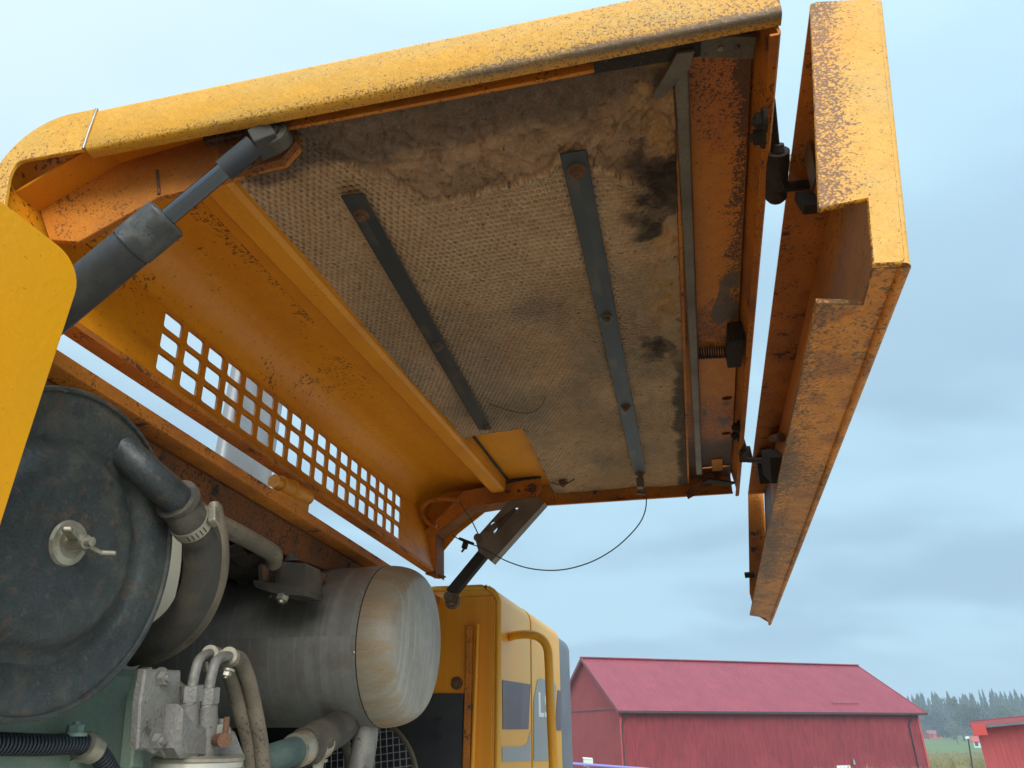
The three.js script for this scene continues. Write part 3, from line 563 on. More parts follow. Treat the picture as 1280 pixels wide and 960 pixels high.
  mesh('cable_clamp', [box(PL(583, 676, cz), PL(580, 686, cz), 0.014, 0.014), cyl(PL(574, 673, cz), PL(592, 680, cz), 0.004), cyl(PL(582, 684, cz), PL(577, 690, cz), 0.003)], 'black_grime', cab);
  mesh('cable_clamp', [box(PL(800, 598, cz), PL(801, 610, cz), 0.022, 0.02), cyl(PL(796, 616, cz), PL(808, 617, cz), 0.005)], 'dirty_steel', cab);
}
// ---- flap hanging from the free edge: web, near flange with its notch, lower flange
{
  const flap = group('side_flap', machine);
  const a = PL(1097, 5, 0.49), b = PL(1130, 333, 0.428), c = PL(962, 780, 2.12), dI = PL(935, 618, 2.08), d = dI.clone().add(new THREE.Vector3(0.045, 0, 0)), e = PL(1012, 10, 0.492);
  const plane = (p, q, r) => { const n = q.clone().sub(p).cross(r.clone().sub(p)).normalize(); return { p, n }; };
  const eye = new THREE.Vector3(0, CAMH, 0);
  const hit = (px, py, P) => { const r = rayLTU(px, py), dir = new THREE.Vector3(r.t, r.u, -r.l), k = P.p.clone().sub(eye).dot(P.n) / dir.dot(P.n); return eye.clone().addScaledVector(dir, k); };
  const sheetOn = (pts3, P, xdir, thick, o) => {     // outline of 3-D points on plane P
    const x = xdir.clone().addScaledVector(P.n, -xdir.dot(P.n)).normalize(), y = P.n.clone().cross(x), o2 = P.p;
    return mapGeo(slab(pts3.map((q) => { const v = q.clone().sub(o2); return [v.dot(x), v.dot(y)]; }), thick, o), (p, q, s) => o2.clone().addScaledVector(x, p).addScaledVector(y, q).addScaledVector(P.n, s), false);
  };
  const PA = plane(b, a, e), PB = plane(b, c, PU(1020, 378, 0.274));
  const down = new THREE.Vector3(0, -1, 0), along = c.clone().sub(b).normalize();
  // flecked paint, thickest where the edge is worn
  const nA = TX(-0.02, 0.36, -0.08, 0.08, 1800, (x, y) => {
    const m = fbm(x * 14, y * 14, 4, 501), n = ss(0.012, 0.052, Math.abs(y)) ;
    let q = mix([210, 150, 38], [194, 152, 76], clamp((m - 0.3) * 1.8));
    q = mix(q, [206, 138, 34], n * 0.5);
    q = mix(q, mix([118, 66, 32], [84, 56, 44], m), speck(x, y, 0.1 + 0.72 * ss(0.012, 0.05, Math.abs(y) + (m - 0.5) * 0.014), 503, 950) * 0.8);
    return grainC(q, x, y, 8, 4);
  });
  mesh('near_flange', sheetOn([[1012, 10], [1020, 7], [1090, 3.5], [1097, 6], [1130, 328], [1128, 333], [1090, 335], [1083, 253], [1022, 266]].map((p) => hit(p[0], p[1], PA)), { p: a, n: PA.n }, b.clone().sub(a), 0.003), std('near_flange_paint', { map: nA, roughness: 0.55, bumpMap: orangePeel, bumpScale: 0.0006 }), flap);
  const nB = TX(-0.05, 1.8, -0.09, 0.09, 1100, (x, y) => {
    const m = fbm(x * 8, y * 20, 5, 511), q0 = fbm(x * 40, y * 60, 4, 512);
    let q = mix([206, 130, 36], [168, 104, 42], clamp((m - 0.3) * 1.8));
    q = mix(q, [138, 84, 40], ss(0.5, 0.7, q0) * 0.6);
    q = mix(q, [84, 64, 46], speck(x, y, 0.16 + 0.45 * ss(0.4, 0.7, fbm(x * 12, y * 30, 3, 515)) + 0.4 * ss(0.018, 0.045, Math.abs(y)), 513, 760) * 0.75);
    return grainC(q, x, y, 12, 5);
  });
  mesh('lower_flange', sheetOn([[1130, 333], [962, 780], [957, 772], [937, 769], [1020, 378], [1078, 380], [1090, 336]].map((p) => hit(p[0], p[1], PB)), { p: b, n: PB.n }, along, 0.003), std('lower_flange_paint', { map: nB, roughness: 0.65, bumpMap: grainBump, bumpScale: 0.001 }), flap);
  // web, slightly twisted
  const PW = (x, y) => b.clone().lerp(c, x).lerp(a.clone().lerp(d, x), y);
  const wn = c.clone().sub(b).cross(a.clone().sub(b)).normalize();
  const find = (px, py) => { let x = 0.5, y = 0.5; const r = rayLTU(px, py), dir = new THREE.Vector3(r.t, r.u, -r.l).normalize(); const dist = (u, v) => { const w = PW(u, v).sub(eye); return w.addScaledVector(dir, -w.dot(dir)).length(); }; let st = 0.25; for (let it = 0; it < 120; it++) { let best = dist(x, y), bx = x, by = y; for (const [i, j] of [[1, 0], [-1, 0], [0, 1], [0, -1]]) { const q = dist(x + i * st, y + j * st); if (q < best) { best = q; bx = x + i * st; by = y + j * st; } } if (bx === x && by === y) st *= 0.6; x = bx; y = by; } return [x, y]; };
  const hole = arcPts(0, 0, 1, 0, 345, 20).map(([i, j]) => { const k = (q) => Math.sign(q) * Math.pow(Math.abs(q), 0.6); return find(963 + k(i) * 11, 565.5 + k(j) * 7); });
  const W = 1.7, H = 0.33, steps = 1;
  const wMap = TX(0, W, 0, H, 1150, (x, y) => { const m = fbm(x * 7, y * 10, 5, 521); let q = mix([184, 118, 44], [150, 94, 40], clamp((m - 0.3) * 1.8)); q = mix(q, [78, 54, 38], speck(x, y, 0.14 + 0.3 * ss(0.35, 0.1, x / W) * ss(0.5, 0.9, y / H), 522, 420) * 0.8); q = mix(q, [56, 42, 34], ss(0.84, 0.86, x / W + (m - 0.5) * 0.02) * 0.85); return grainC(q, x, y, 7, 5); });
  mesh('web', mapGeo(slab([[0, 0], [W, 0], [W, H], [W * 0.5, H], [0, H]], 0.003, { holes: [hole.map(([x, y]) => [x * W, y * H])], bevel: 0.0006 }), (x, y, s) => PW(x / W, y / H).addScaledVector(wn, s), false), std('web_paint', { map: wMap, roughness: 0.6 }), flap);
  mesh('fold_edge', tube([b, c.clone().lerp(b, 0.002)], 0.0042, { seg: 6, rad: 10 }), M.lower_flange_paint, flap);
  mesh('fold_edge', tube([a, b], 0.0035, { seg: 6, rad: 10 }), M.near_flange_paint, flap);
  { const eI = hit(1013, 14, PA), q = [a, eI, dI, d], up = new THREE.Vector3(0, 0.003, 0), top = q.map((p) => p.clone().add(up)), g = quads([[q[0], q[1], q[2], q[3]], [top[0], top[1], top[2], top[3]], [q[1], q[2], top[2], top[1]], [q[2], q[3], top[3], top[2]]]); mesh('upper_flange', g, 'orange_worn', flap); }
  // adjuster bolts and stops
  mesh('stop_plate', box(PT(1007, 178, 0.19), PT(1018, 231, 0.19), 0.003, 0.03), 'dirty_steel', flap);
  mesh('adjuster_bolt', [hexBolt(PT(991, 204, 0.186), new THREE.Vector3(-1, 0, 0.2), 0.008), cyl(PT(988, 204, 0.185), PT(1014, 201, 0.2), 0.005, 0.005, 10), box(PT(993, 196, 0.187), PT(1000, 210, 0.19), 0.012, 0.014)], 'zinc', flap);
  mesh('stop_block', box(PT(1004, 244, 0.184), PT(1016, 262, 0.186), 0.02, 0.012), 'black_grime', flap);
  mesh('far_flange', plateL([[935, 617], [954, 614], [960, 700], [961, 778], [944, 768], [937, 741]].map((p) => tu(PL(p[0], p[1], 2.1))), 2.1, 0.003), 'orange_worn', flap);
  mesh('adjuster_bolt', [cyl(PW(...find(947, 549)).add(new THREE.Vector3(-0.012, 0, 0)), PW(...find(985, 546)).add(new THREE.Vector3(-0.012, 0, 0)), 0.006, 0.007, 14), cyl(PW(...find(960, 548)).add(new THREE.Vector3(-0.012, 0, 0)), PW(...find(984, 546)).add(new THREE.Vector3(-0.012, 0, 0)), 0.009, 0.009, 14)], 'rust', flap);
  mesh('stop_block', box(PW(...find(964, 580)).add(new THREE.Vector3(-0.02, 0, 0)), PW(...find(970, 590)).add(new THREE.Vector3(-0.02, 0, 0)), 0.04, 0.05), 'black_grime', flap);
  mesh('end_pin', cyl(PL(931, 719, 2.09), PL(943, 718, 2.09), 0.008, 0.008, 10), 'black_grime', flap);
}
// ---- lift cylinder
{
  const g = group('lift_cylinder', machine), L = 0.515;
  const a = PL(-30, 470, L + 0.01), b = PL(199, 284, L), s = PL(205, 274, L), m = PL(283, 211, L), e = PL(318, 180, L + 0.005), k = PL(334, 168, L + 0.006);
  const dir = m.clone().sub(a).normalize(), on = (p) => a.clone().addScaledVector(dir, p.clone().sub(a).dot(dir));
  const p1 = on(PL(163, 312, L)), p2 = on(PL(205, 271, L)), p3 = on(PL(280, 214, L)), p4 = on(PL(318, 182, L));
  mesh('barrel', [cyl(a, p1, 0.0228, 0.0228, 40), cyl(p1, p1.clone().addScaledVector(dir, 0.0025), 0.0215, 0.0215, 40)], std('strut_black', { map: at(tile({ base: [38, 38, 38], dust: [84, 82, 76], dustAmt: 0.55, spots: [122, 118, 108], spotAmt: 0.2, cell: 150, grain: 7, s: 214 }), 0.16), roughness: 0.5 }), g);
  mesh('gland', [cyl(p1.clone().addScaledVector(dir, 0.0025), p2, 0.0238, 0.0238, 40), cyl(p2, p2.clone().addScaledVector(dir, 0.002), 0.0238, 0.021, 40)], std('gland_steel', { map: at(tile({ base: [58, 58, 56], dust: [120, 118, 112], dustAmt: 0.7, spots: [34, 34, 34], spotAmt: 0.3, cell: 70, grain: 8, s: 224 }), 0.12), roughness: 0.5 }), g);
  mesh('rod', cyl(p2, p3, 0.0095, 0.0095, 32), 'chrome', g);
  mesh('rod_neck', [cyl(p3, p4, 0.0125, 0.0125, 32)], 'black_panel', g);
  const end = p4.clone().addScaledVector(dir, 0.026).add(new THREE.Vector3(0.002, -0.004, -0.006));
  mesh('rod_eye', [cyl(end.clone().add(new THREE.Vector3(0, 0, 0.008)), end.clone().add(new THREE.Vector3(0, 0, -0.008)), 0.0165, 0.0165, 28), box(p4, end, 0.024, 0.028, new THREE.Vector3(0, 0, 1), 0.002)], 'rubber', g);
  mesh('eye_pin', cyl(end.clone().add(new THREE.Vector3(0, 0, 0.011)), end.clone().add(new THREE.Vector3(0, 0, -0.012)), 0.008, 0.008, 18), 'black_grime', g);
}
// ---- side panel next to the engine bay, near end
const rearPanel = group('rear_side_panel', machine);
{
  const t = -0.49, R = 0.03, pts = [[-1.2, -0.9], [0.425, -0.9], [0.421, 0.2], ...arcPts(0.422 - R, 0.372 - R, R, 0, 90, 8), [-1.2, 0.385]];
  mesh('panel_skin', plateT(pts, t - 0.004, 0.004, { bevel: 0.0012 }), 'clean_yellow', rearPanel);
  mesh('panel_return', sweepL([[-0.496, -0.9], [-0.496, 0.33], [-0.53, 0.33], [-0.53, -0.9]], 0.4, 0.4205), 'clean_yellow', rearPanel);
}
// ---- fixed frame on the hinge side
const frame = group('hood_rail', machine);
{
  const n = tu(PT(70, 440, -0.672)), f = tu(PT(475, 700, -0.672));
  const prof = (q) => [[-0.668, q[1] + 0.001], [-0.668, q[1] - 0.016], [-0.672, q[1] - 0.018], [-0.7, q[1] - 0.018], [-0.7, q[1] + 0.001]];
  const at0 = (l) => n[1] + (f[1] - n[1]) * (l - 0.577) / (1.53 - 0.577);
  mesh('rail_edge', loftL(prof([0, at0(0.3)]), prof([0, at0(2.0)]), 0.3, 2.0), 'orange_worn', frame);
  const web = (q, h) => [[-0.7, q - 0.0185], [-0.72, q - 0.02 - h], [-0.726, q - 0.02 - h], [-0.706, q - 0.0185]];
  mesh('rail_web', loftL(web(at0(0.3), 0.11), web(at0(2.0), 0.0), 0.3, 2.0), 'brown_grime', frame);
  const top = (q) => [[-0.7005, q - 0.006], [-1.5, q - 0.006], [-1.5, q - 0.014], [-0.7005, q - 0.014]];
  mesh('top_cover', loftL(top(at0(0.3)), top(at0(2.0)), 0.3, 2.0), 'brown_grime', frame);
  // hinge barrel
  const a = PT(348, 604, -0.683), b = PT(384, 622, -0.683);
  const hd = b.clone().sub(a).normalize();
  mesh('hinge_barrel', [cyl(a.clone().addScaledVector(hd, 0.004), b, 0.0155, 0.0155, 20), cyl(a.clone().addScaledVector(hd, -0.016), a.clone().addScaledVector(hd, 0.002), 0.013, 0.013, 6), cyl(a.clone().addScaledVector(hd, 0.04), a.clone().addScaledVector(hd, 0.046), 0.018, 0.018, 20), box(a.clone().add(new THREE.Vector3(0, -0.022, 0)), b.clone().add(new THREE.Vector3(0, -0.022, 0)), 0.014, 0.016)], std('hinge_paint', { map: at(tile({ base: [206, 134, 22], dust: [176, 112, 30], dustAmt: 0.7, spots: [110, 66, 30], spotAmt: 0.25, cell: 120, grain: 6, s: 244 }), 0.12), roughness: 0.5 }), frame);
}
// ---- shell of the engine bay
const bay = group('engine_bay', machine);
mesh('far_side_wall', gbox(-1.5, -1.48, -0.9, 0.345, 0.3, 1.99), 'black_grime', bay);
mesh('near_bulkhead', gbox(-1.48, -0.56, -0.9, 0.33, 0.285, 0.3), 'black_grime', bay);
mesh('floor_plate', gbox(-1.48, -0.5, -0.92, -0.9, 0.3, 1.95), 'black_grime', bay);
{ // sooty sound mat sagging under the cover
  const g = new THREE.PlaneGeometry(0.34, 1.1, 40, 90); const p = g.attributes.position, uv = g.attributes.uv;
  for (let i = 0; i < p.count; i++) { const x = p.getX(i), y = p.getY(i), h = 0.29 - 0.05 * fbm(x * 9 + 5, y * 7 + 5, 4, 601) + 0.03 * fbm(x * 40, y * 40, 3, 602); const q = V(-0.9 + x, h, 1.35 + y); uv.setXY(i, x, y); p.setXYZ(i, q.x, q.y, q.z); }
  g.computeVertexNormals();
  mesh('sound_mat', finish(g, 0), 'black_grime', bay);
}
// ---- upright duct on the far side of the hood
const stack = group('intake_duct', machine);
mesh('duct_body', gbox(-1.03, -1.0, 0.36, 1.2, PT(281, 560, -1.0).z * -1, PT(341, 600, -1.0).z * -1, 0.012), 'galvanised', stack);

// ---- air cleaner
{
  const g = group('air_cleaner', machine), C = V(-0.548, 0.151, 0.536), ax = new THREE.Vector3(1, 0, 0), R = 0.147;
  const lidM = std('lid_paint', { map: TX(-0.16, 0.16, -0.16, 0.16, 2600, (x, y) => {
    const r = Math.hypot(x, y) / R, m = fbm(x * 24, y * 24, 5, 701), q = fbm(x * 80, y * 80, 4, 702), up = -x;
    let c = mix([44, 49, 50], [53, 58, 56], m);
    c = mix(c, [98, 100, 82], ss(0.5, 0.72, fbm(x * 12 + 4, y * 12, 4, 703)) * 0.16);
    c = mix(c, [112, 98, 74], ss(0.52, 0.66, q * 0.6 + m * 0.4 + 0.1 * ss(0.75, 0.9, r) * ss(0, 0.1, up)) * 0.2);
    c = mix(c, [110, 70, 52], ss(0.66, 0.74, fbm(x * 130, y * 130, 4, 705) + 0.06 * ss(0.8, 0.95, r) * ss(-0.02, 0.08, up)) * 0.35);
    c = mix(c, [84, 88, 84], ss(0.66, 0.92, vn(x * 900, y * 900, 706) * 0.6 + vn(x * 400, y * 400, 707) * 0.4) * 0.5);
    c = mix(c, [150, 152, 146], ss(0.975, 1.0, vn(x * 260, y * 260, 708)) * 0.6);
    return grainC(c, x, y, 8, 7);
  }), roughness: 0.5, bumpMap: grainBump, bumpScale: 0.0005 });
  const k = (r, h) => [r * R, h];
  mesh('lid', lathe([k(0.0, 0.009), k(0.3, 0.009), k(0.5, 0.0085), k(0.55, 0.007), k(0.6, 0.001), k(0.64, -0.006), k(0.67, -0.008), k(0.7, -0.0075), k(0.75, -0.003), k(0.78, 0.0005), k(0.86, 0.0015), k(0.93, 0.0015), k(0.962, 0.001), k(0.968, 0.004), k(0.985, 0.0045), k(0.998, 0.003), k(1.0, -0.004), k(1.0, -0.012), k(0.985, -0.016)], C, ax, 96), lidM, g);
  mesh('rim_band', lathe([k(0.985, -0.014), k(1.004, -0.016), k(1.006, -0.024), k(0.99, -0.036), k(0.96, -0.046)], C, ax, 96), 'rubber', g);
  mesh('housing', cyl(C.clone().add(V(-0.045, -CAMH, 0)), C.clone().add(V(-0.42, -CAMH, 0)), R * 0.96, R * 0.96, 64), 'black_panel', g);
  const H = C.clone().add(new THREE.Vector3(0.012, 0.002, 0));
  H.copy(PT(85, 679, C.x + 0.009));
  const hx = (d) => H.clone().add(new THREE.Vector3(d, 0, 0));
  mesh('washer', lathe([[0.008, 0.004], [0.014, 0.0045], [0.0165, 0.003], [0.0195, 0.003], [0.0208, 0.0]], hx(0), ax, 40), 'zinc', g);
  const wing = (s) => { const a = hx(0.01), b = hx(0.017).add(new THREE.Vector3(0, -0.006 * s, -0.021 * s)), c = hx(0.026).add(new THREE.Vector3(0, -0.004 * s, -0.031 * s)); return mergeGeometries([box(a, b, 0.0042, 0.011, ax, 0.002), box(b.clone().lerp(a, 0.1), c, 0.0046, 0.008, ax, 0.002)]); };
  mesh('wing_nut', [cyl(hx(0.002), hx(0.02), 0.0085, 0.0065, 16), cyl(hx(0.018), hx(0.026), 0.0042, 0.0042, 12), wing(1), wing(-1)], 'zinc', g);
  // outlet and hoses
  const e0 = PT(150, 560, -0.558), e1 = PT(180, 588, -0.535), e2 = PT(212, 616, -0.525), e3 = PT(234, 636, -0.525);
  mesh('outlet_elbow', tube([e0, e1, e2, e3], 0.0172, { seg: 40, rad: 24 }), lidM, g);
  const hoseP = [e2.clone().lerp(e3, 0.55), e3.clone().add(new THREE.Vector3(0.002, -0.012, -0.004)), PT(251, 672, -0.527), PT(253, 705, -0.535), PT(246, 742, -0.55), PT(224, 778, -0.58), PT(190, 803, -0.62), PT(150, 815, -0.68)];
  const hs = group('breather_hose', machine);
  mesh('hose', tube(hoseP, 0.0205, { seg: 80, rad: 24 }), 'rubber', hs);
  const curve = new THREE.CatmullRomCurve3(hoseP, false, 'catmullrom', 0.5);
  const clampAt = (cv, k, r, nm, par, dir) => {
    const p = cv.getPointAt(k), tn = cv.getTangentAt(k);
    mesh(nm, [cyl(p.clone().addScaledVector(tn, -0.0065), p.clone().addScaledVector(tn, 0.0065), r, r, 32)], 'zinc', par);
    const side = dir.clone().addScaledVector(tn, -dir.dot(tn)).normalize(), q = p.clone().addScaledVector(side, r + 0.004);
    const bin = side.clone().cross(tn);
    mesh('clamp_screw', [box(q.clone().addScaledVector(bin, -0.011), q.clone().addScaledVector(bin, 0.009), 0.014, 0.009, side), cyl(q.clone().addScaledVector(bin, 0.008), q.clone().addScaledVector(bin, 0.017), 0.006, 0.006, 12)], 'zinc', par);
    for (let i = -4; i <= 4; i++) { const a = i * 0.11 - 1.2, s2 = side.clone().multiplyScalar(Math.cos(a)).addScaledVector(bin, Math.sin(a)), b = p.clone().addScaledVector(s2, r + 0.0004); i % 2 === 0 && mesh('clamp_slot', box(b.clone().addScaledVector(tn, -0.0042), b.clone().addScaledVector(tn, 0.0042), 0.0012, 0.001, s2, 0.0003), 'black_rubber', par); }
  };
  clampAt(curve, 0.105, 0.0216, 'hose_clamp', hs, new THREE.Vector3(0.75, 0.1, -0.6));
  mesh('hose_collar', cyl(e2.clone().lerp(e3, 0.35), e2.clone().lerp(e3, 0.6), 0.0235, 0.0235, 32), 'rubber', hs);
  const h2 = group('intake_hose', machine);
  mesh('hose', tube([PT(258, 635, -0.6), PT(266, 680, -0.59), PT(264, 725, -0.6), PT(245, 770, -0.62), PT(214, 800, -0.65), PT(170, 818, -0.7)], 0.0195, { seg: 60, rad: 20 }), 'hose_dusty', h2);
  const dk = group('air_duct', machine);
  mesh('duct_body', lathe([[0.0, 0.0], [0.12, 0.0], [0.152, -0.004], [0.16, -0.012], [0.16, -0.26]], V(-0.65, 0.175, 0.69), ax, 64), 'cream', dk);
  mesh('band', cyl(V(-0.69, 0.175, 0.69), V(-0.72, 0.175, 0.69), 0.165, 0.165, 64), 'black_rubber', dk);
}
// ---- muffler
{
  const g = group('muffler', machine), l = 1.425, u = 0.156, R = 0.1525, ax = new THREE.Vector3(1, 0, 0), tS = -0.585;
  const alu = (s, stain) => TX(-0.7, 0.7, -0.7, 0.7, 700, (x, y) => {
    const m = fbm(x * 5, y * 5, 4, s), br = fbm(x * 3, y * 150, 3, s + 1), q = fbm(x * 22, y * 22, 4, s + 2);
    let c = mix([134, 132, 126], [114, 112, 106], clamp((m - 0.3) * 1.8));
    c = mix(c, [150, 148, 142], ss(0.5, 0.75, br) * 0.5);
    c = mix(c, [112, 102, 84], ss(0.5, 0.75, q) * 0.35);
    return grainC(c, x, y, 6, s);
  });
  const bodyM = std('muffler_sheet', { map: alu(801), roughness: 0.5, metalness: 0.25, bumpMap: grainBump, bumpScale: 0.0002 });
  mesh('body_sheet', cyl(V(-1.3, u, l), V(tS, u, l), R, R, 96), bodyM, g);
  const capM = std('muffler_cap', { map: TX(-0.16, 0.16, -0.16, 0.16, 2400, (x, y) => {
    const r = Math.hypot(x, y) / R, m = fbm(x * 20, y * 20, 4, 811), st = fbm(x * 8, y * 220, 4, 812), a = Math.atan2(y, x);
    let c = mix([158, 154, 146], [140, 136, 126], clamp((m - 0.3) * 1.6));
    c = mix(c, [182, 181, 176], ss(0.5, 0.75, st) * 0.5);
    const rr = r + (fbm(x * 16 + 9, y * 16, 4, 814) - 0.5) * 0.14;
    c = mix(c, [136, 122, 98], ss(0.78, 1.0, rr) * (0.35 + 0.4 * vn(x * 14 + 20, y * 14, 815)));
    c = mix(c, [150, 122, 86], ss(0.54, 0.7, fbm(x * 60, y * 60, 4, 816) * 0.7 + 0.25 * ss(0.75, 0.95, rr)) * 0.45 * ss(0.72, 0.85, rr));
    c = mix(c, [110, 100, 86], ss(0.986, 1, vn(x * 300, y * 300, 817)) * 0.7);
    return grainC(c, x, y, 6, 8);
  }), roughness: 0.55, metalness: 0.12 });
  const cap = [[0, 0.08]]; for (let i = 1; i <= 14; i++) { const a = i / 14; cap.push([R * (0.78 * a), 0.08 - 0.014 * a * a]); }
  for (let i = 1; i <= 10; i++) { const a = i / 10 * Math.PI / 2; cap.push([R * 0.78 + R * 0.225 * Math.sin(a), 0.066 - 0.068 * (1 - Math.cos(a))]); }
  cap.push([R * 1.005, -0.004]);
  mesh('end_cap', lathe(cap, V(tS, u, l), ax, 96), capM, g);
  mesh('seam', lathe([[R * 0.99, -0.0005], [R * 1.0085, -0.0005], [R * 1.0085, -0.0025], [R * 0.99, -0.0025]], V(tS - 0.003, u, l), ax, 96), 'black_grime', g);
  // wrapped sheet over the near quarter with its lap lines
  const lap = (t0, t1, a0, a1) => { const o = arcPts(0, 0, R * 1.004, a0, a1, 20), i = arcPts(0, 0, R * 0.999, a1, a0, 20); return loft([...o, ...i], [...o, ...i], (x, y) => V(t0, u + y, l - x), (x, y) => V(t1, u + y, l - x), { crease: 0.8 }); };
  mesh('lap_sheet', lap(-0.70, tS - 0.006, 62, 128), bodyM, g);
  mesh('lap_sheet', lap(-0.87, -0.745, 48, 120), bodyM, g);
  const rivet = (px, py, s = 0.0035) => { const r = rayLTU(px, py), A = r.l * r.l + r.u * r.u, B = -(r.l * l + r.u * u), Cc = l * l + u * u - R * R, k = (-B - Math.sqrt(Math.max(0, B * B - A * Cc))) / A; const p = V(r.t * k, r.u * k, r.l * k), n = new THREE.Vector3(0, r.u * k - u, -(r.l * k - l)).normalize(); mesh('rivet', lathe([[0, s * 0.7], [s * 0.5, s * 0.6], [s, s * 0.2], [s * 1.1, -0.0005]], p, n, 12), 'zinc', g); };
  for (const [x, y] of [[442, 816], [459, 888], [403, 727], [453, 740], [338, 745], [380, 700], [466, 716]]) rivet(x, y);
  // hanger and mount block on its shoulder
  const br = (px, py) => PT(px, py, -0.72);
  mesh('hanger', plateL([[391, 714], [410, 717], [394, 742]].map((p) => tu(PL(p[0], p[1], 1.29))), 1.288, 0.005), 'rust', g);
  const mt = group('mount_block', machine), B0 = PT(356, 718, -0.70);
  const bl = -B0.z, P2 = (x, y) => tu(PL(x, y, bl - 0.02));
  mesh('block', loftL([P2(341, 701), P2(381, 704), P2(384, 739), P2(345, 736)], [P2(341, 701), P2(381, 704), P2(384, 739), P2(345, 736)], bl - 0.02, bl + 0.04), 'rubber', mt);
  mesh('cradle', [loftL([P2(319, 726), P2(384, 735), P2(382, 745), P2(352, 744), P2(322, 735)], [P2(319, 726), P2(384, 735), P2(382, 745), P2(352, 744), P2(322, 735)], bl - 0.028, bl + 0.045), loftL([P2(319, 700), P2(323, 700), P2(326, 732), P2(320, 732)], [P2(319, 700), P2(323, 700), P2(326, 732), P2(320, 732)], bl - 0.01, bl + 0.03)], 'rubber', mt);
  mesh('nut', hexBolt(PL(355, 743, bl - 0.018), new THREE.Vector3(-0.1, -1, 0.35), 0.011, false), 'zinc', mt);
  mesh('nut', hexBolt(PL(364, 700, bl - 0.005), new THREE.Vector3(0, 1, 0.2), 0.009), 'rubber', mt);
  mesh('stud_tube', cyl(PL(330, 697, bl), PL(331, 728, bl), 0.009, 0.009, 14), 'rust', mt);
  const pp = group('heater_pipe', machine);
  mesh('pipe', tube([PT(225, 626, -0.655), PT(268, 652, -0.66), PT(305, 671, -0.665), PT(330, 685, -0.668), PT(342, 693, -0.67), PT(342, 703, -0.69)], 0.0145, { seg: 50, rad: 18 }), 'hose_dusty', pp);
  const p3 = group('coolant_pipe', machine);
  mesh('pipe', cyl(PT(230, 692, -0.85), PT(320, 690, -0.92), 0.026, 0.026, 20), 'black_rubber', p3);
  for (const x of [276, 289]) mesh('pipe_joint', cyl(PT(x, 691, -0.888), PT(x + 4, 691, -0.892), 0.032, 0.032, 20), 'rubber', p3);
}
